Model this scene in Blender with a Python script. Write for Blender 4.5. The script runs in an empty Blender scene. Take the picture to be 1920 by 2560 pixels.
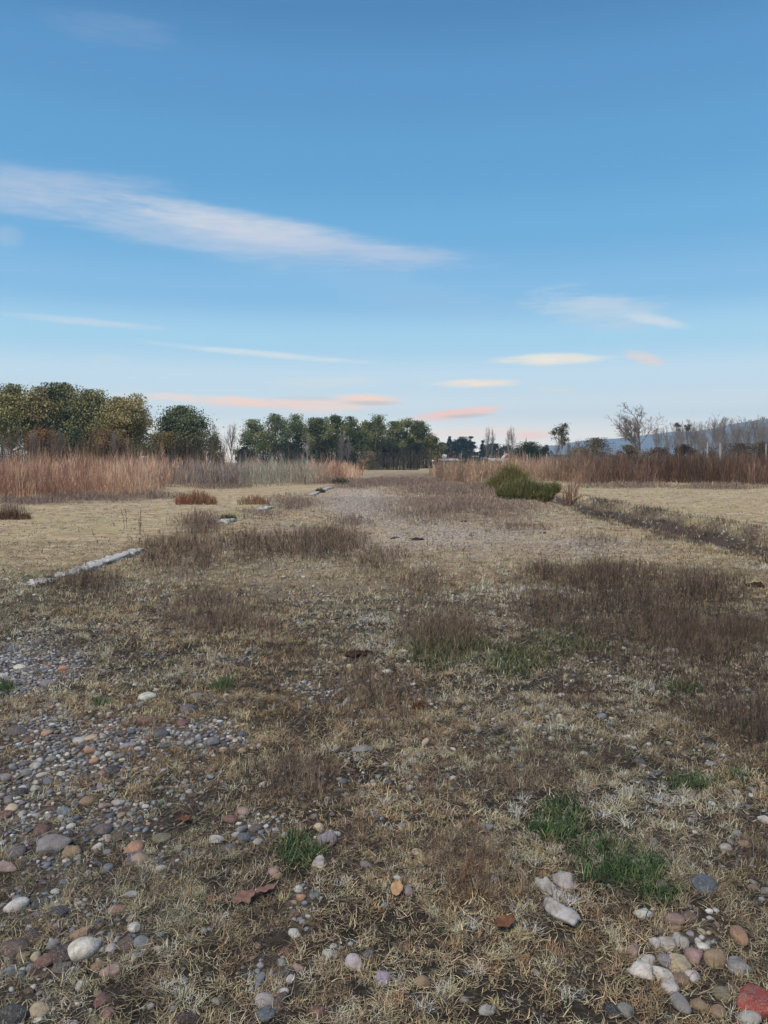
import bpy, bmesh, math
import numpy as np
from mathutils import Vector
rng = np.random.default_rng(7)
SC = bpy.context.scene
C = SC.collection
R = math.radians
PI = math.pi

# ------------------------------------------------------------ camera
F, PITCH, EYE = 1924.0, math.atan(124/1924.0), 1.6      # in pixels of the 1920x2560 photograph
cp, sp = math.cos(PITCH), math.sin(PITCH)
cam = bpy.data.cameras.new('camera'); camo = bpy.data.objects.new('camera', cam); C.objects.link(camo)
cam.sensor_fit = 'VERTICAL'; cam.sensor_height = 24.0; cam.lens = 24.0*F/2560
cam.clip_start = 0.05; cam.clip_end = 60000
camo.location = (0, 0, EYE); camo.rotation_euler = (PI/2-PITCH, 0, 0)
SC.camera = camo
def direction(u, v):
    a, b = (u-960)/F, (v-1280)/F
    d = np.array([a, cp-b*sp, -sp-b*cp]); return d/np.linalg.norm(d)
def G(u, v, z=0.0):
    a, b = (u-960)/F, (v-1280)/F
    t = (EYE-z)/(sp+b*cp)
    return a*t, (cp-b*sp)*t
def px(x, y, z=0.0):
    f = y*cp-(z-EYE)*sp; up = y*sp+(z-EYE)*cp
    return 960+F*x/f, 1280-F*up/f
def top_z(v, y):                                          # height of something at depth y whose top shows at row v
    return EYE + y*math.tan(math.atan((1280-v)/F)-PITCH)
def at_x(u, y): return (u-960)/F*y*cp

# ------------------------------------------------------------ world, sun, exposure
SC.view_settings.view_transform = 'Standard'; SC.view_settings.look = 'None'
SC.view_settings.exposure = 0.0; SC.view_settings.gamma = 1.0
SC.render.engine = 'CYCLES'
SC.cycles.max_bounces = 6; SC.cycles.diffuse_bounces = 3; SC.cycles.glossy_bounces = 2
SC.cycles.volume_bounces = 1; SC.cycles.transparent_max_bounces = 4
SC.cycles.use_denoising = True
def lin(r, g, b):
    f = lambda c: c/12.92 if c <= .04045 else ((c+.055)/1.055)**2.4
    return (f(r/255), f(g/255), f(b/255))
SUN_EL, SUN_AZ = R(58), R(222)                           # behind the camera to the left, raised high above the real sun as top light
world = bpy.data.worlds.new('World'); SC.world = world; world.use_nodes = True
nt = world.node_tree; N = nt.nodes; L = nt.links
for n in list(N): N.remove(n)
def nd(t, **k):
    n = N.new(t)
    for a, b in k.items(): setattr(n, a, b)
    return n
def mth(op, a, b=None, c=None, clamp=False):
    n = nd('ShaderNodeMath', operation=op, use_clamp=clamp)
    for i, v in enumerate((a, b, c)):
        if v is None: continue
        if isinstance(v, (int, float)): n.inputs[i].default_value = v
        else: L.new(v, n.inputs[i])
    return n.outputs[0]
def mix(fac, a, b):
    n = nd('ShaderNodeMix', data_type='RGBA', blend_type='MIX')
    for i, v in ((0, fac), (6, a), (7, b)):
        if isinstance(v, (int, float)): n.inputs[i].default_value = v
        elif isinstance(v, tuple): n.inputs[i].default_value = (*v[:3], 1)
        else: L.new(v, n.inputs[i])
    return n.outputs[2]
tc = nd('ShaderNodeTexCoord'); sep = nd('ShaderNodeSeparateXYZ'); L.new(tc.outputs['Generated'], sep.inputs[0])
X, Y, Z = sep.outputs
AZ = mth('ARCTAN2', X, Y); EL = mth('ARCSINE', Z)
sky = nd('ShaderNodeTexSky', sky_type='NISHITA'); sky.sun_disc = False
sky.sun_elevation = SUN_EL; sky.sun_rotation = SUN_AZ
sky.air_density = 1.0; sky.dust_density = 0.6; sky.ozone_density = 2.0
nish = nd('ShaderNodeMix', data_type='RGBA', blend_type='MULTIPLY'); nish.inputs[0].default_value = 1
L.new(sky.outputs[0], nish.inputs[6]); nish.inputs[7].default_value = (.09, .09, .09, 1)
ramp = nd('ShaderNodeValToRGB'); cr = ramp.color_ramp; cr.interpolation = 'EASE'
SKYROWS = [(1156, (354, 310, 254)), (1095, (316, 294, 258)), (1030, (270, 271, 257)), (960, (231, 250, 256)), (860, (178, 226, 250)), (740, (133, 193, 236)), (600, (105, 176, 225)), (400, (88, 159, 212)), (200, (81, 147, 202)), (0, (68, 129, 185)), (-600, (54, 109, 169))]
for i, (v, col) in enumerate(SKYROWS):
    z = max(0.0, float(direction(960, v)[2])) if v > -600 else 0.75
    e = cr.elements[i] if i < 2 else cr.elements.new(z)
    e.position = z; e.color = (*lin(*col), 1)
L.new(Z, ramp.inputs[0])
col = mix(0.95, nish.outputs[2], ramp.outputs[0])
# afterglow behind the camera
back = mth('MULTIPLY_ADD', Y, -0.75, 0.15, clamp=True)
low = mth('POWER', mth('SUBTRACT', 1.0, mth('ABSOLUTE', Z), clamp=True), 2.5)
glow = mth('MULTIPLY', back, low)
col = mix(glow, col, (1.5, 1.2, .9))
# clouds: streaks in azimuth and elevation
cvec = nd('ShaderNodeCombineXYZ'); L.new(AZ, cvec.inputs[0]); L.new(EL, cvec.inputs[1])
def noise(sx, sy, detail, rough, off=0.0, dist=0.0, rot=0.0):
    m = nd('ShaderNodeMapping'); m.inputs['Rotation'].default_value = (0, 0, rot)
    m.inputs['Scale'].default_value = (sx, sy, 1); m.inputs['Location'].default_value = (off, off*.7, off)
    L.new(cvec.outputs[0], m.inputs[0])
    n = nd('ShaderNodeTexNoise'); n.inputs['Scale'].default_value = 1; n.inputs['Detail'].default_value = detail
    n.inputs['Roughness'].default_value = rough; n.inputs['Distortion'].default_value = dist; L.new(m.outputs[0], n.inputs[0]); return n.outputs[0]
NA = noise(6, 46, 5, .6, 1.3, .4); NB = noise(26, 160, 4, .6, 4.1, .6); NW = noise(3.2, 9, 3, .5, 7.7); NS = noise(5, 34, 5, .62, 2.2, .3, R(-16))
K = 1920/1659.0                                          # rows and columns below are read off a 1659 px wide view
CLOUDS = [ # x1,y1,x2,y2, half thickness, colour, opacity, noise amount, slanted noise
 (-260, 372, 400, 410, 50, (192, 204, 225), .82, .45, 1), (-60, 392, 1090, 560, 44, (204, 212, 229), .82, .5, 1),
 (180, 408, 780, 512, 30, (230, 228, 231), .82, .5, 1), (480, 490, 1000, 556, 24, (200, 208, 228), .5, .5, 1), (330, 500, 1350, 700, 46, (164, 202, 232), .34, .7, 1),
 (1100, 640, 1500, 692, 40, (198, 216, 230), .78, 1.2, 0), (1330, 676, 1520, 712, 12, (222, 228, 232), .9, .6, 0), (1200, 655, 1400, 655, 12, (205, 216, 230), .4, .7, 0),
 (1045, 779, 1345, 772, 13, (242, 232, 218), 1.0, .7, 0), (1335, 760, 1445, 785, 13, (236, 208, 198), .85, .6, 0), (900, 831, 1135, 827, 10, (242, 224, 206), .95, .7, 0),
 (-20, 674, 380, 712, 8, (204, 220, 234), .85, .7, 0), (270, 734, 830, 786, 8, (214, 226, 234), .95, .7, 0), (180, 772, 300, 782, 12, (200, 214, 228), .4, .6, 0),
 (560, 832, 860, 822, 14, (206, 216, 226), .45, .7, 0), (1130, 836, 1260, 846, 9, (200, 212, 226), .5, .5, 0),
 (250, 853, 640, 868, 9, (248, 204, 182), .85, .9, 0), (400, 864, 820, 878, 13, (244, 196, 176), .8, .9, 0), (700, 862, 880, 866, 14, (250, 198, 168), 1.0, .3, 0),
 (720, 870, 880, 871, 6, (166, 176, 196), .9, .3, 0), (560, 858, 760, 862, 6, (176, 186, 204), .5, .5, 0), (600, 884, 800, 880, 14, (246, 210, 196), .5, .9, 0),
 (870, 907, 1100, 881, 12, (253, 180, 144), 1.0, .4, 0), (940, 902, 1070, 895, 5, (176, 172, 188), .9, .2, 0), (1000, 884, 1085, 882, 5, (255, 190, 165), .7, .2, 0),
 (880, 936, 1180, 930, 14, (244, 206, 196), .55, .9, 0), (1090, 945, 1210, 936, 10, (242, 192, 178), .7, .8, 0), (-40, 515, 60, 505, 24, (190, 205, 226), .4, .5, 0), (60, 30, 420, 92, 26, (126, 160, 204), .5, .7, 0)]
for (x1, y1, x2, y2, hb, ccol, op, amt, slant) in CLOUDS:
    d1, d2 = direction(x1*K, y1*K), direction(x2*K, y2*K)
    a1, e1, a2, e2 = math.atan2(d1[0], d1[1]), math.asin(d1[2]), math.atan2(d2[0], d2[1]), math.asin(d2[2])
    a0, e0 = (a1+a2)/2, (e1+e2)/2; th = math.atan2(e2-e1, a2-a1); A = math.hypot(a2-a1, e2-e1)/2*1.12; B = hb*K/F*1.3
    da = mth('SUBTRACT', AZ, a0); de = mth('SUBTRACT', EL, e0)
    s = mth('ADD', mth('MULTIPLY', da, math.cos(th)/A), mth('MULTIPLY', de, math.sin(th)/A))
    r = mth('ADD', mth('MULTIPLY', da, -math.sin(th)/B), mth('MULTIPLY', de, math.cos(th)/B))
    if slant: r = mth('MULTIPLY', r, mth('MULTIPLY_ADD', mth('GREATER_THAN', r, 0.0), .6, .85))
    q = mth('ADD', mth('MULTIPLY', s, s), mth('MULTIPLY', r, r))
    nz = mth('ADD', NS if slant else NA, mth('MULTIPLY', mth('SUBTRACT', NB, .5), .55))
    k = mth('ADD', mth('SUBTRACT', 1.0, q), mth('MULTIPLY', mth('SUBTRACT', nz, .52), amt*2.2))
    mr = nd('ShaderNodeMapRange', interpolation_type='SMOOTHERSTEP'); L.new(k, mr.inputs[0])
    mr.inputs[1].default_value = 0.0; mr.inputs[2].default_value = 1.4; mr.inputs[4].default_value = op
    mid = (y1+y2)/2*K; up = [np.interp(mid, (300, 700, 830, 930, 1010, 1100), q) for q in ((1, 1.0, 1.12, 1.5, 2.0, 2.1), (1, 1.0, 1.12, 1.36, 1.66, 1.7), (1, 1.0, 1.08, 1.1, 1.0, 1.0))]
    col = mix(mr.outputs[0], col, tuple(c*f for c, f in zip(lin(*ccol), up)))
bg = nd('ShaderNodeBackground'); L.new(col, bg.inputs[0]); bg.inputs[1].default_value = 1.0
wo = nd('ShaderNodeOutputWorld'); L.new(bg.outputs[0], wo.inputs[0])

sun = bpy.data.lights.new('sun', 'SUN'); suno = bpy.data.objects.new('sun', sun); C.objects.link(suno)
sun.energy = 3.9; sun.color = (1.0, .90, .79); sun.angle = R(30)
sd = Vector((math.sin(SUN_AZ)*math.cos(SUN_EL), math.cos(SUN_AZ)*math.cos(SUN_EL), math.sin(SUN_EL)))
suno.rotation_euler = sd.to_track_quat('Z', 'Y').to_euler(); suno.location = sd*50

# ------------------------------------------------------------ helpers
def tag(o, label, cat, group=None):
    o['label'] = label; o['category'] = cat
    if group: o['group'] = group
    return o
def kind(o, k, label=None):
    o['kind'] = k
    if label: o['label'] = label
    return o
def empty(name, loc, label, cat, group=None, rz=0.0):
    o = bpy.data.objects.new(name, None); C.objects.link(o); o.location = loc; o.rotation_euler = (0, 0, rz)
    o.empty_display_size = .2
    return tag(o, label, cat, group)
def np_mesh(name, V, faces, cols=None, smooth=False):
    """V (n,3); faces: list of (m,k) index arrays; cols (n,3) as attribute Col"""
    me = bpy.data.meshes.new(name); V = np.asarray(V, np.float32)
    me.vertices.add(len(V)); me.vertices.foreach_set('co', V.ravel())
    faces = [np.asarray(f, np.int32) for f in faces if len(f)]
    idx = np.concatenate([f.ravel() for f in faces]); tot = np.concatenate([np.full(len(f), f.shape[1], np.int32) for f in faces])
    st = np.concatenate([[0], np.cumsum(tot)[:-1]]).astype(np.int32)
    me.loops.add(len(idx)); me.loops.foreach_set('vertex_index', idx)
    me.polygons.add(len(tot)); me.polygons.foreach_set('loop_start', st)
    try: me.polygons.foreach_set('loop_total', tot)
    except Exception: pass
    if smooth: me.polygons.foreach_set('use_smooth', np.ones(len(tot), bool))
    if cols is not None:
        a = me.attributes.new('Col', 'FLOAT_COLOR', 'POINT'); c4 = np.ones((len(V), 4), np.float32); c4[:, :3] = cols
        a.data.foreach_set('color', c4.ravel())
    me.update(calc_edges=True); me.validate(); return me
def link(name, me, mat, parent=None, loc=(0, 0, 0)):
    o = bpy.data.objects.new(name, me); C.objects.link(o); o.location = loc
    if mat and not me.materials: me.materials.append(mat)
    if parent: o.parent = parent
    return o
# value noise
_T = np.random.default_rng(99).random((256, 256))
def vn(x, y):
    xi, yi = np.floor(x).astype(int), np.floor(y).astype(int); fx, fy = x-xi, y-yi
    fx = fx*fx*(3-2*fx); fy = fy*fy*(3-2*fy); a = lambda i, j: _T[(xi+i) & 255, (yi+j) & 255]
    return (a(0, 0)*(1-fx)+a(1, 0)*fx)*(1-fy)+(a(0, 1)*(1-fx)+a(1, 1)*fx)*fy
def fbm(x, y, o=4, s=0.0):
    t, amp, n = 0, .5, 0
    for i in range(o):
        t = t+amp*vn(x*2**i+s+17*i, y*2**i+s*1.3+31*i); n += amp; amp *= .5
    return t/n
def sst(a, b, x): t = np.clip((x-a)/(b-a), 0, 1); return t*t*(3-2*t)
def left_edge(y): return -4.85+.03*np.clip(y, 0, 60)+.35*(fbm(y*.35, y*0+3.1, 3)-.5)
def right_edge(y): return 6.55+.02*np.clip(y-15, 0, 40)+.9*(fbm(y*.3, y*0+8.1, 3)-.5)
def H(x, y, fine=True):
    x = np.asarray(x, float); y = np.asarray(y, float)
    fade = sst(140, 60, np.abs(y))*sst(160, 60, np.abs(x))
    z = .30*sst(0.0, .55, x-right_edge(y)+.25*(fbm(x*1.1, y*1.1, 3, 41)-.5)) + .06*sst(.1, -.4, x-left_edge(y))
    z = z+fade*(.10*(fbm(x*.22, y*.22, 3)-.5)+.05*(fbm(x*.9, y*.9, 3, 5.0)-.5))*sst(0, 6, y)
    z = z-.14*np.exp(-((x-right_edge(y)+.30)/.32)**2)*fade
    if fine: z = z+.035*(fbm(x*5, y*5, 3, 9.0)-.5)*sst(30, 8, np.abs(y))*sst(30, 8, np.abs(x))
    return z
def GZ(u, v):                                            # ground point under a pixel, on the real terrain
    z = 0.0
    for i in range(8): x, y = G(u, v, z); z = .5*z+.5*float(H(x, y))
    x, y = G(u, v, z); return x, y, float(H(x, y))

# materials
def material(name):
    m = bpy.data.materials.new(name); m.use_nodes = True; t = m.node_tree; b = t.nodes['Principled BSDF']
    b.inputs['Specular IOR Level'].default_value = .25; b.inputs['Roughness'].default_value = .8; return m, t, b
def mixn(t, fac, a, b, mode='MIX'):
    n = t.nodes.new('ShaderNodeMix'); n.data_type = 'RGBA'; n.blend_type = mode
    for i, v in ((0, fac), (6, a), (7, b)):
        if isinstance(v, (int, float)): n.inputs[i].default_value = v
        elif isinstance(v, tuple): n.inputs[i].default_value = (*v[:3], 1)
        else: t.links.new(v, n.inputs[i])
    return n.outputs[2]
def tnoise(t, scale, detail=4, rough=.6, coord='Object', sc=(1, 1, 1), lo=None, hi=None, dist=0.0):
    c = t.nodes.new('ShaderNodeTexCoord'); m = t.nodes.new('ShaderNodeMapping'); m.inputs['Scale'].default_value = sc
    t.links.new(c.outputs[coord], m.inputs[0]); n = t.nodes.new('ShaderNodeTexNoise')
    n.inputs['Scale'].default_value = scale; n.inputs['Detail'].default_value = detail; n.inputs['Roughness'].default_value = rough
    n.inputs['Distortion'].default_value = dist; t.links.new(m.outputs[0], n.inputs[0])
    if lo is None: return n.outputs[0]
    r = t.nodes.new('ShaderNodeMapRange'); t.links.new(n.outputs[0], r.inputs[0]); r.inputs[1].default_value = lo; r.inputs[2].default_value = hi
    return r.outputs[0]
def attr(t, name, out='Color'):
    a = t.nodes.new('ShaderNodeAttribute'); a.attribute_name = name; return a.outputs[out]
def bump(t, b, h, strength, dist):
    n = t.nodes.new('ShaderNodeBump'); n.inputs['Strength'].default_value = strength; n.inputs['Distance'].default_value = dist
    t.links.new(h, n.inputs['Height']); t.links.new(n.outputs[0], b.inputs['Normal'])
def colmat(name, rough=.85, var=.35, scale=60, spec=.15):
    m, t, b = material(name); b.inputs['Roughness'].default_value = rough; b.inputs['Specular IOR Level'].default_value = spec
    n = tnoise(t, scale, 3, .6, 'Object', lo=.3, hi=.7); c = attr(t, 'Col')
    d = mixn(t, 1.0, c, (1-var,)*3, 'MULTIPLY'); t.links.new(mixn(t, n, d, c), b.inputs['Base Color']); return m
def flat(name, col, rough=.8, var=.3, scale=8, spec=.2):
    m, t, b = material(name); b.inputs['Roughness'].default_value = rough; b.inputs['Specular IOR Level'].default_value = spec
    n = tnoise(t, scale, 4, .65, 'Object', lo=.3, hi=.7)
    t.links.new(mixn(t, n, tuple(c*(1-var) for c in col), tuple(min(1, c*(1+var)) for c in col)), b.inputs['Base Color']); return m
M_GRASS = colmat('dry_grass', .8, .25); M_WEED = colmat('dry_weed', .9, .25); M_GREEN = colmat('green_grass', .6, .3, spec=.3)
M_LEAF = colmat('tree_leaves', .8, .15, 1.0, .05)
M_BARK = flat('bark', (.10, .085, .075), var=.4, scale=3); M_PALEBARK = flat('pale_bark', (.30, .27, .24), var=.35, scale=3)
M_TWIG = flat('grey_twigs', (.23, .21, .20), var=.3, scale=3); M_TWIGWARM = flat('warm_twigs', (.25, .21, .185), var=.3, scale=3)

# stones: base colour from Col, speckles, worn paler patches
def stone_material(name, extra=None):
    m, t, b = material(name); b.inputs['Roughness'].default_value = .75; b.inputs['Specular IOR Level'].default_value = .3
    oi = t.nodes.new('ShaderNodeObjectInfo'); tcn = t.nodes.new('ShaderNodeTexCoord'); ad = t.nodes.new('ShaderNodeVectorMath'); ad.operation = 'MULTIPLY_ADD'
    ad.inputs[1].default_value = (1, 1, 1); cmb = t.nodes.new('ShaderNodeCombineXYZ'); ml = t.nodes.new('ShaderNodeMath'); ml.operation = 'MULTIPLY'; ml.inputs[1].default_value = 37
    t.links.new(oi.outputs['Random'], ml.inputs[0]); t.links.new(ml.outputs[0], cmb.inputs[0]); t.links.new(tcn.outputs['Object'], ad.inputs[0]); t.links.new(cmb.outputs[0], ad.inputs[2])
    def nz(s, d, r, lo, hi, dist=0.0):
        n = t.nodes.new('ShaderNodeTexNoise'); n.inputs['Scale'].default_value = s; n.inputs['Detail'].default_value = d; n.inputs['Roughness'].default_value = r; n.inputs['Distortion'].default_value = dist
        t.links.new(ad.outputs[0], n.inputs[0]); q = t.nodes.new('ShaderNodeMapRange'); t.links.new(n.outputs[0], q.inputs[0]); q.inputs[1].default_value = lo; q.inputs[2].default_value = hi; return q.outputs[0]
    c = attr(t, 'Col'); c1 = mixn(t, nz(26, 4, .6, .35, .7), mixn(t, 1.0, c, (.55, .52, .49), 'MULTIPLY'), c)
    c2 = mixn(t, nz(180, 3, .7, .52, .75), c1, mixn(t, .55, c1, (.42, .40, .37))); c2 = mixn(t, nz(55, 5, .75, .50, .62), c2, mixn(t, .45, c2, (.20, .17, .14)))
    if extra == 'vein': c2 = mixn(t, nz(14, 2, .4, .485, .5, 1.2), c2, mixn(t, nz(14, 2, .4, .5, .515, 1.2), (.24, .24, .25), c2))
    if extra == 'two': c2 = mixn(t, nz(11, 2, .5, .46, .52, .4), c2, (.30, .22, .15))
    t.links.new(c2, b.inputs['Base Color']); bump(t, b, nz(90, 5, .65, 0, 1), .8, .008); return m
M_STONE = stone_material('cobble_stone'); M_VEIN = stone_material('veined_stone', 'vein'); M_TWO = stone_material('two_tone_stone', 'two')

# ------------------------------------------------------------ where things grow (patches read off the photo's ground)
def blobs(x, y, lst):
    u, v = px(x, y, 0.0); u = u/K; v = v/K; m = np.zeros(np.shape(x))
    for (u0, v0, ru, rv, s) in lst: m = np.maximum(m, s*np.exp(-(((u-u0)/ru)**2+((v-v0)/rv)**2)*1.1))
    return np.where(y > 1.2, m, 0)
WEEDS = [(60, 1088, 130, 9, .9), (200, 1080, 130, 9, .9), (330, 1074, 80, 8, .9), (480, 1054, 80, 6, .9), (700, 1042, 80, 6, .9), (1350, 1064, 120, 6, .9), (1550, 1067, 120, 6, .9), (1400, 1330, 200, 56, 1), (1500, 1400, 170, 60, .95), (1620, 1580, 90, 90, .85), (1540, 1490, 130, 50, .75), (1330, 1420, 120, 40, .7), (1250, 1500, 90, 40, .5), (900, 1030, 120, 12, .8), (1050, 1050, 100, 12, .7), (760, 1050, 60, 10, .6), (400, 1205, 130, 40, 1), (430, 1140, 60, 26, 1), (560, 1190, 140, 40, .9), (700, 1185, 110, 42, 1), (820, 1215, 70, 30, .8), (180, 1268, 110, 26, .85), (460, 1335, 130, 52, 1), (590, 1350, 60, 50, .6),
         (1330, 1262, 170, 46, 1), (1500, 1290, 130, 55, 1), (1180, 1245, 80, 30, .7), (920, 1265, 70, 34, .7), (880, 1350, 80, 50, .7), (960, 1385, 100, 60, .95), (1200, 1330, 130, 50, .85), (1330, 1370, 120, 50, .7),
         (1600, 1370, 90, 55, .9), (1640, 1470, 70, 60, .7), (1000, 1098, 190, 32, .85), (920, 1112, 110, 24, .7), (1090, 1100, 110, 25, .7), (630, 1088, 70, 18, .7), (560, 1115, 70, 14, .6), (20, 1108, 40, 14, .8),
         (860, 1042, 150, 14, .8), (980, 1060, 140, 16, .9), (760, 1130, 60, 16, .6), (1130, 1140, 90, 14, .5), (800, 1510, 120, 60, .85), (650, 1700, 140, 70, .95), (1110, 1690, 130, 55, 1), (1560, 1560, 120, 50, .7), (880, 1570, 100, 50, .75), (1420, 1460, 90, 35, .6), (940, 1700, 130, 60, .75), (1200, 1640, 80, 40, .6), (430, 1770, 90, 50, .7), (1150, 1940, 90, 60, .75), (1620, 1860, 70, 80, .8), (580, 1400, 120, 40, .6),
         (760, 1810, 130, 70, .75), (1000, 1860, 150, 90, .8), (1290, 1640, 90, 40, .55), (330, 1760, 70, 40, .5), (560, 2060, 80, 50, .5), (1240, 2100, 110, 60, .55), (130, 1400, 70, 25, .5), (1290, 1170, 70, 20, .4), (1430, 1160, 60, 14, .6)]
BANKW = [(1300, 1108, 60, 14, 1), (1380, 1130, 70, 14, 1), (1450, 1145, 60, 14, 1), (1530, 1158, 60, 14, 1), (1610, 1180, 60, 16, 1), (1680, 1195, 60, 18, 1)]
GREENS = [(1210, 1785, 72, 58, 1), (1340, 1880, 100, 54, 1), (1275, 1835, 80, 50, 1), (1400, 1930, 60, 30, .7), (1500, 1692, 70, 24, 1), (1590, 1680, 26, 30, 1), (650, 1845, 56, 48, 1), (965, 1405, 110, 50, 1), (1110, 1430, 90, 40, 1), (1220, 1400, 150, 44, .6), (1480, 1560, 130, 40, .45),
          (480, 1480, 30, 18, .8), (215, 1522, 26, 14, .8), (1470, 1490, 90, 20, .6), (490, 1117, 18, 10, 1), (8, 1490, 26, 26, .8), (1250, 1380, 120, 40, .4), (1440, 1940, 50, 22, .7), (900, 1405, 60, 40, .5), (1600, 1560, 80, 30, .4), (1270, 1770, 40, 20, .4)]
BEDS = [(60, 1428, 130, 46, 1.1), (30, 1480, 90, 46, .9), (90, 1590, 120, 60, .9), (150, 1660, 170, 75, 1), (70, 1760, 110, 90, 1), (250, 1600, 130, 54, .95), (430, 1592, 130, 40, .85), (260, 1780, 110, 70, .85), (330, 1640, 60, 40, .5), (130, 1870, 130, 40, .75),
        (90, 1960, 150, 70, .60), (230, 2040, 150, 80, .52), (60, 2120, 140, 70, .55), (550, 1790, 70, 50, .65), (340, 1850, 90, 50, .5), (420, 1700, 110, 60, .42), (1490, 2040, 90, 60, .55), (1450, 2110, 60, 50, .4), (680, 1490, 90, 26, .55), (760, 1470, 40, 20, .5),
        (1000, 1155, 190, 32, .7), (1250, 1180, 140, 30, .58), (770, 1072, 90, 26, 1), (790, 1100, 90, 34, .85), (620, 1150, 80, 20, .5), (850, 1130, 140, 28, .5), (1220, 1545, 60, 26, .35), (650, 1960, 50, 70, .55), (590, 2100, 80, 70, .52), (760, 2060, 80, 40, .35), (890, 1165, 50, 10, .8),
        (700, 1810, 30, 20, .5), (940, 1530, 40, 26, .4), (360, 1250, 60, 14, .35), (600, 1240, 120, 18, .4), (700, 1440, 80, 16, .35), (500, 1420, 90, 25, .3), (980, 1260, 80, 22, .3)]
THIN = [(700, 1270, 200, 30, .8), (720, 1400, 60, 40, .5), (980, 1170, 300, 44, 1), (780, 1090, 110, 50, 1), (1200, 1190, 240, 30, .8), (830, 1130, 120, 30, .8)]     # trodden, nearly bare
def m_field(x, y): return np.maximum(sst(.1, -.5, x-left_edge(y)), sst(.6, 1.1, x-right_edge(y)))*sst(8.0, 12.5, y)
def n_weed(x, y): return np.clip(blobs(x, y, WEEDS)*1.5*(.10+.7*fbm(x*1.0, y*.7, 3, 2.2)+.8*fbm(x*3.2, y*2.4, 2, 2.9))-.22, 0, 1)
def n_bank(x, y): return np.clip(blobs(x, y, BANKW)*1.5*(.5+fbm(x*1.2, y*1.2, 2, 4.2))-.3, 0, 1)
def n_green(x, y): return np.clip(blobs(x, y, GREENS)*2.1*(.2+1.2*fbm(x*4, y*4, 3, 6.6))-.5, 0, 1)
def n_bed(x, y): return np.clip(blobs(x, y, BEDS)*1.75*(.25+.7*fbm(x*2.2, y*2.2, 3, 3.3)+.55*fbm(x*6, y*6, 2, 3.9))-.28, 0, 1)

# ------------------------------------------------------------ ground: one sheet to the horizon
def geo(a, b, n): return np.geomspace(a, b, n)
gx = np.concatenate([-geo(4700, 40, 26)[:-1], np.linspace(-40, -8, 80)[:-1], np.linspace(-8, 8, 330), np.linspace(8, 40, 80)[1:], geo(40, 4700, 26)[1:]])
gy = np.concatenate([-geo(4700, 3, 26)[:-1], np.linspace(-3, 1.4, 24)[:-1], np.linspace(1.4, 10, 220), np.linspace(10, 45, 230)[1:], geo(45, 4700, 44)[1:]])
GX, GY = np.meshgrid(gx, gy); nx, ny = len(gx), len(gy)
GZv = H(GX, GY)
ii = np.arange(nx*ny).reshape(ny, nx); fq = np.stack([ii[:-1, :-1], ii[:-1, 1:], ii[1:, 1:], ii[1:, :-1]], -1).reshape(-1, 4)
mk = np.zeros((nx*ny, 3)); xf, yf = GX.ravel(), GY.ravel()
mk[:, 0] = np.maximum(m_field(xf, yf), .85*sst(7.5, 13, yf)); mk[:, 1] = np.maximum(n_bed(xf, yf), blobs(xf, yf, THIN)*.72)*(.25+.75*sst(8, 13, yf)); mk[:, 2] = np.maximum(np.maximum(n_weed(xf, yf), n_bank(xf, yf)), 2.0*np.exp(-((xf-right_edge(yf)-.08)/.18)**2)*sst(6, 11, yf)*sst(50, 30, yf)*(.5+fbm(xf*2, yf*1.5, 3, 48)))
me = np_mesh('ground', np.stack([xf, yf, GZv.ravel()], 1), [fq], mk, smooth=True)
M_GROUND, t, b = material('ground'); b.inputs['Roughness'].default_value = .95; b.inputs['Specular IOR Level'].default_value = .1
sepc = t.nodes.new('ShaderNodeSeparateColor'); t.links.new(attr(t, 'Col'), sepc.inputs[0])
soil = mixn(t, tnoise(t, 2.2, 6, .65, lo=.32, hi=.68), lin(56, 52, 47), lin(92, 86, 77))  # soil darkened: shade in the gaps between tufts is put into its colour
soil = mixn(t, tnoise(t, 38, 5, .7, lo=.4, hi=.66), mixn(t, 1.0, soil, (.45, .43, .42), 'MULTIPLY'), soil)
straw = mixn(t, tnoise(t, .55, 5, .6, lo=.36, hi=.64), lin(202, 180, 146), lin(226, 204, 168))
straw = mixn(t, tnoise(t, 3.2, 6, .72, lo=.44, hi=.66), mixn(t, .75, straw, lin(140, 124, 98)), straw)
straw = mixn(t, tnoise(t, 30, 5, .75, lo=.36, hi=.6), mixn(t, 1.0, straw, (.72, .70, .68), 'MULTIPLY'), straw)
straw = mixn(t, tnoise(t, 1.3, 6, .75, sc=(.8, 1.5, 1), lo=.58, hi=.66), straw, lin(108, 100, 76)); straw = mixn(t, tnoise(t, .35, 4, .6, lo=.52, hi=.66), straw, lin(166, 156, 116))
grav = mixn(t, tnoise(t, 26, 4, .7, lo=.38, hi=.64), lin(106, 95, 84), lin(214, 195, 174))
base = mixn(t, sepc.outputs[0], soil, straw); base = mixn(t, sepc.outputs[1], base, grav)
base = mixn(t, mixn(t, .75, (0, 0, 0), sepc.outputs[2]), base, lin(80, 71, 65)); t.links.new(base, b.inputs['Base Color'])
bump(t, b, tnoise(t, 55, 6, .75), .7, .03)
ground = kind(link('ground', me, M_GROUND), 'structure', 'dry open ground of soil, straw and gravel running to the horizon')

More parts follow.
